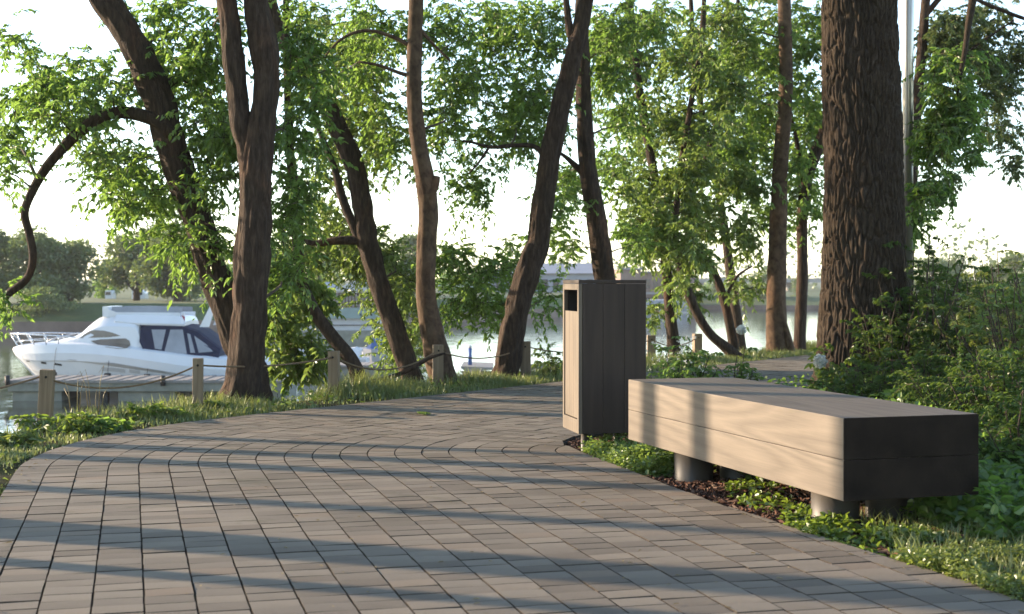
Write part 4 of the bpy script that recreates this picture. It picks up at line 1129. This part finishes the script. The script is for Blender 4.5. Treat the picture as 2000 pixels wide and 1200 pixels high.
    # small moored boats before the boathouse
    def skiff(px, py, Lpx, hpx, Y, lab, hullm, topm, cabin=True):
        s = Y/F; r = empty('moored_boat', (P(px, py, Y).x, Y, WATER), lab, 'boat', 'small boats moored at the boathouse'); Lm = Lpx*s; hm = hpx*s
        b = MB(); rings = []
        for u, bw, zk in ((-.5,.1,.5),(-.35,.55,.1),(-.1,.8,-.2),(.2,.85,-.2),(.5,.75,-.15)):
            x = u*Lm; zs = hm*(.55 - .1*u)
            rings.append([(x, -bw, zs), (x+.05, -bw*.75, zk*hm*.3), (x+.05, bw*.75, zk*hm*.3), (x, bw, zs)])
        b.loft(rings, 0, True, True, False); b.build('hull', hullm, r)
        b = MB(); b.loft([[(x, -w_, hm*.5), (x+.1, -w_*.8, z), (x+.1, w_*.8, z), (x, w_, hm*.5)] for x, w_, z in ((-.28*Lm,.5,hm*.6),(-.14*Lm,.6,hm*.95),(.15*Lm,.6,hm),(.3*Lm,.6,hm*.9))]); b.build('cabin' if cabin else 'cover', topm, r)
        if cabin:
            b = MB(); b.box((-.12*Lm, -.64, hm*.68), (.02*Lm, -.53, hm*.86)); b.build('window', M['winglass'], r)
            b = MB(); b.box((.05*Lm, -.64, hm*.68), (.15*Lm, -.53, hm*.86)); b.build('window', M['winglass'], r)
    skiff(678, 690, 80, 42, 56, 'small white cabin boat in front of the teal boathouse', M['white'], M['white'])
    skiff(735, 690, 70, 55, 59, 'moored boat under a blue tarp beside the vine clad trunk', M['offwhite'], M['blue'], False)
    skiff(560, 690, 110, 38, 58, 'grey moored boat half hidden by leaves left of the boathouse', M['greywall'], M['offwhite'])
    # low float behind the bushes
    r = empty('floating_dock', (P(520,730,52).x, 52, WATER), 'grey finger dock glimpsed through bushes right of the forked trunk', 'dock')
    for k in range(18):
        b = MB(); b.box((k*.3, 0, .3), (k*.3 + .28, 2, .38)); b.build('plank', M['dockdeck'], r)
    b = MB(); b.box((0, .1, -.2), (5.4, 1.9, .298)); b.build('float', M['concrete'], r)
    # grey hall and brick block on the right shore
    Y = 178; s = Y/F
    X = lambda px: (px - 1090)*s
    Z = lambda py: H - WATER - (py - 547)*s
    r = empty('grey_hall', (P(1090,600,Y).x, Y, WATER), 'long pale grey hall with hipped roof across the river behind the leaning trunk', 'building')
    b = MB(); b.box((X(958), 0, 0), (X(1215), 14, Z(534))); b.build('wall', M['greywall'], r)
    b = MB(); e = [(X(952),-.6,Z(534.5)),(X(1221),-.6,Z(534.5)),(X(1221),14.6,Z(534.5)),(X(952),14.6,Z(534.5)),(X(1003),7,Z(513)),(X(1180),7,Z(513))]
    b.add(e, [(0,1,5,4),(1,2,5),(2,3,4,5),(3,0,4),(3,2,1,0)]); b.build('roof', M['greyroof'], r)
    for px in range(970, 1210, 22):
        b = MB(); b.box((X(px), -.08, Z(566)), (X(px+12), -.02, Z(546))); w1 = b.build('window', M['winglass'], r)
    b = MB(); b.box((X(958), -.9, 0), (X(1215), -.1, Z(588))); b.build('plinth', M['bridge'], r)
    r = empty('low_shed', (P(905,560,172).x, 172, WATER), 'low dark roofed shed left of the grey hall', 'building')
    b = MB(); b.box((-3,0,0),(3.2,6,Z(546))); b.build('wall', M['teal'], r)
    b = MB(); b.prism([(-3.4,-.4,Z(546)+.01),(3.6,-.4,Z(546)+.01),(2.4,-.4,Z(537)),(-2.2,-.4,Z(537))], (0,7,0)); b.build('roof', M['brickwall'], r)
    # floating white sheds along the shore
    for px, w_, hp, lab in ((1075,80,14,'white boat shed on the water left of the bin'), (1300,90,16,'white boat shed on the water right of the bin')):
        rr = empty('boat_shed', (P(px,600,150).x, 150, WATER), lab, 'shed', 'white boat sheds across the river'); s2 = 150/F
        b = MB(); b.box((-w_*s2/2, 0, -.2), (w_*s2/2, 5, hp*s2)); b.build('wall', M['offwhite'], rr)
        b = MB(); b.prism([(-w_*s2/2-.2,-.2,hp*s2+.01),(w_*s2/2+.2,-.2,hp*s2+.01),(w_*s2/2-.3,-.2,hp*s2*1.6),(-w_*s2/2+.3,-.2,hp*s2*1.6)], (0,5.4,0)); b.build('roof', M['greywall'], rr)
        for k in range(5):
            b = MB(); x = -w_*s2/2 + (k+.3)*w_*s2/5; b.box((x, -.06, .15), (x + .5, -.01, hp*s2*.8)); b.build('door', M['greyroof'], rr)
    Y = 160; s = Y/F
    X = lambda px: (px - 1285)*s
    Z = lambda py: H - WATER - (py - 547)*s
    r = empty('brick_block', (P(1285,600,Y).x, Y, WATER), 'flat roofed brown brick building across the river right of the bin', 'building')
    b = MB(); b.box((X(1212), 0, 0), (X(1252), 10, Z(527))); b.box((X(1252), 1, 0), (X(1362), 11, Z(533))); b.build('wall', M['brickwall'], r)
    b = MB(); b.box((X(1210), -.3, Z(527)+.01), (X(1253.5), 10.3, Z(524))); b.box((X(1254), .7, Z(533)+.01), (X(1364), 11.3, Z(530))); b.build('roof', M['greyroof'], r)
    b = MB(); b.box((X(1240), -1.2, Z(575)), (X(1366), .0, Z(571))); b.build('balcony', M['bridge'], r)
    for px in range(1262, 1356, 16):
        b = MB(); b.box((X(px), .9, Z(564)), (X(px+9), .98, Z(546))); b.build('window', M['winglass'], r)
        b = MB(); b.box((X(px), .9, Z(598)), (X(px+9), .98, Z(582))); b.build('window', M['winglass'], r)
    # road bridge
    Y = 260; s = Y/F
    r = empty('road_bridge', (P(1440,560,Y).x, Y, WATER), 'flat concrete road bridge in the distance right of the brick building', 'bridge')
    Z = lambda py: H - WATER - (py - 547)*s
    X = lambda px: (px - 1440)*s
    b = MB(); b.box((X(1330), 0, Z(552)), (X(1900), 8, Z(546))); b.build('deck', M['bridge'], r)
    b = MB(); b.box((X(1330), -.15, Z(546)+.01), (X(1900), .15, Z(543.5))); b.build('parapet', M['bridge'], r)
    for px in (1370, 1430, 1490, 1550, 1620, 1700):
        b = MB(); b.box((X(px), 1, -1), (X(px+6), 7, Z(552)-.01)); b.build('pier', M['bridge'], r)
    for px, bpy_, tp, w_, Yt, lab, lf, n in ((1395,600,545,60,176,'low dark shrub by the brick building wall','leaf_b',1500),(1450,600,540,70,180,'rounded grey green tree below the far bridge','leaf_far',2000),(1490,600,520,70,175,'taller tree behind the sturdy split trunk','leaf_far',2000),
            (1555,600,535,60,180,'far tree between the two trunks beside the furrowed one','leaf_far',1600),(1820,605,500,110,150,'hazy far tree just right of the furrowed trunk','leaf_far',3400),(1865,602,488,70,165,'taller feathery tree on the right shore','leaf_far',2600),
            (1930,602,505,100,160,'broad pale tree on the right shore','leaf_far',3400),(1985,602,492,100,158,'pale tree at the right end of the far shore','leaf_far',3400),(2070,602,500,110,160,'tree past the right end of the far shore','leaf_far',2400)):
        far_tree(px, bpy_, tp, w_, Yt, lab, lf, n, lf=.24)
    # wooded skyline far behind
    lv = Leaves(); 
    for x in np.arange(-260, 330, 3.0):
        y = 330 + 30*math.sin(x*.05); h = 9 + 4*math.sin(x*.21) + 3*random.random()
        per = 60; d = unit(per); p = np.array((x, y, WATER + h*.55)) + d*np.array((3.5, 3.5, h*.5)); L = rng.uniform(.7, 1.5, per)
        lv.add(p, d + rng.normal(size=(per,3)), d + rng.normal(size=(per,3))*.5, L, L*.7)
    o = lv.build('wood', M['leaf_far']); tag(o, kind='stuff')
    b = MB(); b.add([(-700,250,WATER+.6),(700,250,WATER+.6),(700,900,WATER+3),(-700,900,WATER+3)], [(0,1,2,3)]); tag(b.build('far_land', M['lawn']), kind='structure')
shore()

# ------------------------------------------------------------------ low vegetation
def blades(name, pts, hgt, m, lean=.35, wid=.006, kind='stuff', parent=None, origin=None):
    n = len(pts); pts = np.asarray(pts, float)
    a = rng.uniform(0, 2*np.pi, n); d = np.stack([np.cos(a), np.sin(a), np.zeros(n)], 1); s = np.stack([-np.sin(a), np.cos(a), np.zeros(n)], 1)
    h = np.asarray(hgt)[:,None]; ln = h*rng.uniform(.1, 1, (n,1))*lean*2; w_ = wid*rng.uniform(.6, 1.4, (n,1))
    up = np.array((0,0,1.0))
    v0 = pts - s*w_; v1 = pts + s*w_; mid = pts + up*h*.6 + d*ln*.35
    v2 = mid + s*w_*.75; v3 = mid - s*w_*.75; tip = pts + up*h + d*ln
    t0 = tip - s*w_*.08; t1 = tip + s*w_*.08
    V = np.stack([v0, v1, v2, v3, t1, t0], 1).reshape(-1, 3); o = (np.arange(n)*6)[:,None]
    f = np.concatenate([o + np.array([0,1,2,3]), o + np.array([3,2,4,5])], 1).ravel()
    ob = np_mesh(name, V, f, 4, m, parent, origin)
    if kind: tag(ob, kind=kind)
    return ob

def verge():
    # points along the outer edge, offset to the river side
    seg = np.hypot(*np.diff(OUTER, axis=0).T); S = np.r_[0, np.cumsum(seg)]
    nrm = np.gradient(OUTER, axis=0); nrm = np.stack([-nrm[:,1], nrm[:,0]], 1); nrm /= np.linalg.norm(nrm, axis=1, keepdims=True)
    def at(s, o):
        x = np.interp(s, S, OUTER[:,0]) + o*np.interp(s, S, nrm[:,0]); y = np.interp(s, S, OUTER[:,1]) + o*np.interp(s, S, nrm[:,1])
        return np.c_[x, y]
    n = 75000
    s = rng.uniform(6, S[-1]-6, n); o = rng.beta(1.1, 1.7, n)*1.35 - .015
    p = at(s, o); keep = (p[:,1] > 4.5) & (p[:,1] < 26); p = p[keep]; o = o[keep]
    dn = fbm(np.c_[p*1.3, p[:,:1]*0], 3, 77)
    k2 = rng.uniform(0, 1, len(p)) < np.clip((dn - .28)*4.5, .12, 1); p = p[k2]; o = o[k2]; dn = dn[k2]
    h = rng.uniform(.035, .10, len(p))*(.55 + 1.5*np.clip(dn - .25, 0, 1)*1.6)*np.clip(.5 + o*1.6, .5, 1.5)*np.clip((p[:,1]-6)/7, .55, 1)
    blades('grass', np.c_[p, terrain(p)], h, M['grass'], .45, .0045)
    # small broad weeds mixed into the verge
    lv = Leaves(); n = 4500
    s = rng.uniform(8, S[-1]-8, n); o = rng.beta(1.4, 1.3, n)*1.6 + .02; p = at(s, o)
    dn = fbm(np.c_[p*1.9, p[:,:1]*0 + 4], 3, 99); k = (dn > .45) & (p[:,1] > 5) & (p[:,1] < 24); p = p[k]
    z = terrain(p) + rng.uniform(.01, .07, len(p))
    L = rng.uniform(.025, .06, len(p)); lv.add(np.c_[p, z], unit(len(p), .5) + np.array((0,0,.3)), np.array((0,0,1.0)) + rng.normal(size=(len(p),3))*.5, L, L*.55)
    tag(lv.build('weeds', M['leaf_shrub']), kind='stuff')
verge()

def shrub(name, base, h, w_, stems, label, leaf='leaf_shrub', ll=.06, nl=26, cat='shrub', group=None, twigs=5, droop=.3, blunt=0.0, lowest=.2):
    base = Vector(base); root = empty(name, tuple(base), label, cat, group)
    tw = MB(); lv = Leaves()
    for k in range(stems):
        a = random.uniform(0, 6.28); q = math.sqrt(random.random())*w_*.5
        top = np.array((q*math.cos(a), q*math.sin(a), h*random.uniform(.62, 1.0)*(1 - .35*(2*q/w_)**2)))
        foot = np.array((q*.25*math.cos(a), q*.25*math.sin(a), -.05))
        mid = (foot + top)/2 + np.array((random.uniform(-.06,.06)*w_, random.uniform(-.06,.06)*w_, .05*h))
        pts = catmull([(*foot, .007), (*mid, .005), (*top, .0025)], .06)
        tw.tube([p[:3] for p in pts], [p[3]*min(1.5, .6+h*.6) for p in pts], 5, 0, False, True)
        P3 = np.array([p[:3] for p in pts])
        for j in range(twigs):
            f = lowest + (1 - lowest)*(j + random.random())/twigs
            st = P3[min(len(P3)-1, int(f*len(P3)))]
            dd = unit(1, .5)[0]; dd = dd + np.array((0,0,.45)); dd /= np.linalg.norm(dd)
            spray(lv, tw, st, dd, .30*w_*rng.uniform(.5, 1.1)*(1.15 - .5*f) + .05, nl, ll, droop, .0025)
    tw.build('stems', M['twig'], root, fix=False); lv.build('foliage', M[leaf], root, blunt=blunt)
    return root

def flower_ball(parent_label, at, r, name='flower_head', petals=260):
    lv = Leaves(); d = unit(petals); p = d*r*.3
    d2 = unit(petals); lv.add(d*r*.8, d2, d + rng.normal(size=(petals,3))*.3, np.full(petals, r*.42), np.full(petals, r*.36))
    return lv

def low_plants():
    # river side weeds by the posts
    g1 = 'leafy weeds on the river side of the fence'
    for px, py, Y, h, w_, st, lab, lf in ((70,838,10.2,.22,.5,9,'leafy weed clump round the foot of the leftmost fence post','leaf_shrub'), (150,842,10.0,.24,.55,10,'bushy weed between the two left fence posts','leaf_shrub'),
            (215,838,10.1,.16,.3,6,'small dark broad leaved weed at the paving edge','leaf_b'), (300,820,10.7,.22,.6,10,'weed clump spilling towards the water before the dock','leaf_shrub'),
            (405,800,11.4,.18,.4,7,'low weed beside the foot of the second fence post','leaf_shrub'), (565,765,13.2,.45,.7,12,'leafy bush right of the forked trunk','leaf_b'),
            (620,745,13.6,.55,.6,12,'bush hung with pale flowers behind the fence post','leaf_c'), (735,735,14.2,.35,.7,10,'low bush under the sideways branch','leaf_c'),
            (790,720,15.2,.5,.5,10,'bush at the foot of the vine clad trunk','leaf_shrub'), (900,735,15.2,.3,.35,7,'small bush in the gap beside the smooth trunk','leaf_b'),
            (1072,720,15.8,.42,.5,8,'airy sapling at the fence left of the bin','leaf_c'), (960,720,15.8,.3,.4,6,'creeper climbing the foot of the leaning trunk','leaf_shrub'),
            (20,870,9.2,.18,.6,9,'grassy weed tuft at the left edge of the paving','leaf_moss')):
        p = P(px, py, Y); z = tz(p.x, p.y); hh = h*(.42 if px < 420 else .85) + max(0, -z)*.3
        r = shrub('weed', (p.x, p.y, z), hh, w_*(.62 if px < 420 else .9), st, lab, lf, .055, 12, 'plant', g1, 5)
    # dry reeds before the dock
    for k, (px, py, Y) in enumerate(((150,800,10.6),(185,800,10.7))):
        p = P(px, py, Y); z = tz(p.x, p.y)
        r = empty('dry_weed', (p.x, p.y, z), ('dry bent stalks with straw leaves left of the dock opening', 'taller bare dry stalks beside the straw ones')[k], 'plant', 'dry stalks on the bank')
        b = MB()
        for j in range(5):
            a = random.uniform(-1, 1); hh = random.uniform(.22, .42) - z*.8
            b.tube([(a*.05, 0, 0), (a*.08, .01, hh*.7), (a*.13, .02, hh), (a*.13 + .04*(1 if j % 2 else -1), .02, hh*.86)], [.004, .003, .002, .001], 5)
        b.build('stalks', M['dry'], r, fix=False)
    # plants behind the bench
    p = G(1330, 735 + 92); Y = 11.2
    q = P(1325, 720, Y)
    r = shrub('flowering_shrub', (q.x, Y, tz(q.x, Y)), .66, .62, 22, 'dense dark green shrub with tiny white flowers between bin and bench', 'leaf_b', .045, 16, twigs=7, lowest=.45)
    lv = Leaves()
    for k in range(26):
        c = np.array((random.uniform(-.28,.2), random.uniform(-.3,0), random.uniform(.38,.66))); m_ = 7; d = unit(m_)
        lv.add(c + d*.004, d, unit(m_), np.full(m_, .016), np.full(m_, .012))
    tag(lv.build('flowers', M['flower'], r), kind='stuff')
    q = P(1432, 735, 11.4)
    r = shrub('flowering_weed', (q.x, 11.4, tz(q.x, 11.4)), .62, .36, 5, 'single upright weed with a fuzzy white seed head behind the bench', 'leaf_c', .05, 14, 'plant', twigs=6, lowest=.45)
    hb = flower_ball('', None, .040); o = hb.build('seed_head', M['flower'], r); o.location = P(1448, 645, 11.4) - Vector(r.location)
    b = MB(); hp = P(1448, 645, 11.4) - Vector(r.location); b.tube([(0,0,-.03),(.01,0,hp.z*.5),tuple(hp)], [.006,.005,.003], 5); b.build('flower_stem', M['twig'], r)
    q = P(1640, 760, 12.5)
    r = shrub('hydrangea', (q.x, 12.5, tz(q.x, 12.5)), .50, .55, 9, 'drooping green plant with one white flower ball at the foot of the furrowed trunk', 'leaf_shrub', .085, 12, 'plant', twigs=5, droop=.5)
    hb = flower_ball('', None, .06, petals=320); o = hb.build('flower_head', M['flower'], r); o.location = P(1602, 706, 12.2) - Vector(r.location)
    # shrubs right of the big trunk
    g2 = 'shrubs filling the ground right of the bench'
    L = [(1735,760,12.6,.95,.9,14,'feathery green weed growing up in front of the furrowed trunk','leaf_shrub',.075),
         (1815,780,13.0,1.55,1.1,20,'tallest leafy shrub right of the furrowed trunk','leaf_shrub',.08),
         (1870,760,14.2,1.35,1.3,18,'shrub with pale tips in front of the right shore','leaf_b',.08),
         (1960,760,12.0,1.30,1.4,24,'yellow green sunlit bush at the right edge','leaf_moss',.07),
         (1930,700,15.5,1.35,1.6,20,'bush behind the sunlit one near the water','leaf_shrub',.08),
         (2040,760,10.5,1.2,1.3,22,'tall bush cut off by the right edge','leaf_c',.07),
         (1700,790,11.4,.45,.8,14,'low dense green shrub touching the back of the bench','leaf_b',.05),
         (1800,800,10.8,.52,.9,16,'mid height shrub behind the middle of the bench','leaf_shrub',.055),
         (1890,830,9.6,.55,.9,16,'shaded shrub behind the near end of the bench','leaf_b',.055),
         (1975,850,8.6,.62,.9,18,'dark leafy shrub at the right edge beside the bench end','leaf_b',.06),
         (2010,960,7.2,.5,.8,16,'dark shrub low at the right edge','leaf_b',.05),
         (1620,775,12.0,.22,.5,8,'low tuft of leaves at the bench back below the trunk','leaf_shrub',.05),
         (1765,690,14.4,1.0,.8,10,'shrub half hidden behind the furrowed trunk','leaf_b',.08),
         (2060,700,13.5,1.5,1.6,18,'tall shrub past the right edge near the water','leaf_shrub',.08)]
    for px, py, Y, h, w_, st, lab, lf, ll in L:
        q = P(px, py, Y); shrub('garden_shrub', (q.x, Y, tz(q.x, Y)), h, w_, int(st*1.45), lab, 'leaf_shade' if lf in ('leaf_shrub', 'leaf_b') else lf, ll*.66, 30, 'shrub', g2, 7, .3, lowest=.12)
low_plants()

def bed_cover():
    def inbed(p): return seg_dist(p, BED) < -.02
    def patch(name, m, n, ells, L0, L1, zmax, blunt=.12, flat=.4):
        """leaves within ground ellipses (x, y, rx, ry)"""
        P2 = []
        for x, y, rx, ry, wgt in ells:
            k = int(n*wgt); a = rng.uniform(0, 6.283, k); q = np.sqrt(rng.uniform(0, 1, k))
            P2.append(np.c_[x + rx*q*np.cos(a), y + ry*q*np.sin(a)])
        p = np.concatenate(P2); p = p[seg_dist(p, BED) < .015]
        dn = fbm(np.c_[p*5.0, p[:,:1]*0], 3, 31); keep = rng.uniform(0,1,len(p)) < np.clip((dn-.25)*4, .1, 1); p = p[keep]; dn = dn[keep]
        z = terrain(p) + rng.uniform(.0, 1, len(p))**1.3*zmax*np.clip((dn-.15)*3, .25, 1.3) + .004
        L = rng.uniform(L0, L1, len(p)); lv = Leaves()
        lv.add(np.c_[p, z], unit(len(p), flat) + np.array((0,0,.25)), np.array((0,0,1.0)) + rng.normal(size=(len(p),3))*.45, L, L*.75)
        o = lv.build(name, m, blunt=blunt); tag(o, kind='stuff')
    patch('ground_cover', M['leaf_c'], 9000, [(.60,8.5,.26,.38,.5),(.80,8.05,.20,.35,.45),(1.35,8.3,.5,.5,.2)], .016, .032, .10)
    patch('ivy', M['leaf_shrub'], 7500, [(1.30,6.12,.14,.28,.2),(1.55,5.75,.30,.25,.2),(1.22,7.0,.16,.5,.10),(1.85,5.5,.5,.5,.45)], .018, .036, .05)
    patch('moss', M['leaf_moss'], 26000, [(1.85,5.0,.32,.42,.4),(2.1,4.9,.5,.6,.4),(1.72,5.35,.3,.3,.2)], .010, .022, .07)
    patch('undergrowth', M['leaf_b'], 30000, [(2.4,6.3,.7,.9,.22),(2.2,7.8,1.0,1.0,.2),(2.6,9.5,1.4,1.5,.25),(3.6,12.2,1.8,2.0,.2),(1.9,11.5,.6,1.2,.08),(1.2,10.3,.5,.7,.05)], .03, .06, .16)
    # mulch chips
    n = 5200; a = rng.uniform(0, 1, n)
    seg = np.hypot(*np.diff(BED, axis=0).T); S = np.r_[0, np.cumsum(seg)]
    k0 = np.abs(BED[:,1]-4.4).argmin(); k1 = np.abs(BED[:,1]-9.6).argmin()
    s = rng.uniform(S[k0], S[k1], n); o = rng.beta(1.0, 1.8, n)*.75 + .015
    nr = np.gradient(BED, axis=0); nr = np.stack([nr[:,1], -nr[:,0]], 1); nr /= np.linalg.norm(nr, axis=1, keepdims=True)
    p = np.c_[np.interp(s, S, BED[:,0]) + o*np.interp(s, S, nr[:,0]), np.interp(s, S, BED[:,1]) + o*np.interp(s, S, nr[:,1])]
    z = terrain(p)
    cube = np.array([(-1,-1,-1),(1,-1,-1),(1,1,-1),(-1,1,-1),(-1,-1,1),(1,-1,1),(1,1,1),(-1,1,1)], float)*.5
    F6 = np.array([(0,3,2,1),(4,5,6,7),(0,1,5,4),(1,2,6,5),(2,3,7,6),(3,0,4,7)])
    V = []; 
    for i in range(n):
        m4 = Matrix.Rotation(random.uniform(0,6.28), 3, 'Z') @ Matrix.Rotation(random.gauss(0,.4), 3, 'X') @ Matrix.Rotation(random.gauss(0,.4), 3, 'Y')
        sc_ = np.array((random.uniform(.02,.055), random.uniform(.008,.02), random.uniform(.003,.008)))
        V.append((cube*sc_) @ np.array(m4).T + np.array((p[i,0], p[i,1], z[i] + random.uniform(.0,.018))))
    V = np.concatenate(V); f = ((np.arange(n)*8)[:,None,None] + F6[None]).reshape(-1)
    tag(np_mesh('mulch', V, f, 4, M['chip']), kind='stuff')
    # thin blades in the bed at right
    m_ = 5000; q = np.c_[rng.uniform(1.5, 2.8, m_), rng.uniform(4.4, 6.4, m_)]; q = q[seg_dist(q, BED) < -.02]
    blades('grass', np.c_[q, terrain(q)], rng.uniform(.03,.10,len(q)), M['grass'], .5, .003)
    # fallen leaf and bits on the paving
    g = G(818, 811)
    r = empty('fallen_leaf', (g.x, g.y, .004), 'lone green maple leaf lying on the paving', 'leaf')
    lv = Leaves()
    for a in (-1.2, -.6, 0, .6, 1.2): lv.add((0,0,.006), (math.cos(a+.3), math.sin(a+.3), .18), (0,0,1), .10, .05)
    lv.build('blade', M['leaf_c'], r)
    lv2 = MB(); lv2.tube([(0,0,.004),(-.05,-.02,.006),(-.1,-.03,.012)], .0018, 5); lv2.build('stalk', M['twig'], r)
    lv = Leaves()
    for k in range(90):
        q = G(random.uniform(300, 1700), random.uniform(800, 1190)); 
        if seg_dist([(q.x, q.y)], BED)[0] < .1 or seg_dist([(q.x, q.y)], OUT_C)[0] > -.1: continue
        a = random.uniform(0, 6.28); lv.add((q.x, q.y, .004), (math.cos(a), math.sin(a), .1), (0,0,1), random.uniform(.012,.03), random.uniform(.005,.012))
    for k in range(420):
        i = random.randint(0, len(OUTER) - 2) if k % 2 else random.randint(0, len(BED) - 2)
        q = (OUTER if k % 2 else BED)[i]; d = (OUTER if k % 2 else BED)[i+1] - q; d = d/max(np.hypot(*d), 1e-6)
        nn = np.array((d[1], -d[0])) if k % 2 else np.array((-d[1], d[0]))
        q = q + nn*abs(random.gauss(0, .09))
        if not 4 < q[1] < 15: continue
        a = random.uniform(0, 6.28); l = random.uniform(.012, .04); lv.add((q[0], q[1], .004), (math.cos(a), math.sin(a), .15), (0,0,1), l, l*random.uniform(.3,.6))
    tag(lv.build('litter', M['dry']), kind='stuff')
bed_cover()

# ------------------------------------------------------------------ thin evening haze over the river
def haze():
    m = bpy.data.materials.new('haze'); m.use_nodes = True; t = m.node_tree; t.nodes.clear()
    out = nd(t, 'ShaderNodeOutputMaterial'); pv = nd(t, 'ShaderNodeVolumePrincipled')
    pv.inputs['Color'].default_value = (.92, .94, 1, 1); pv.inputs['Density'].default_value = .00028
    t.links.new(pv.outputs[0], out.inputs['Volume'])
    b = MB(); b.box((-1550, -60, WATER - 2.5), (1550, 2550, 30)); tag(b.build('haze', m), kind='stuff')
haze()
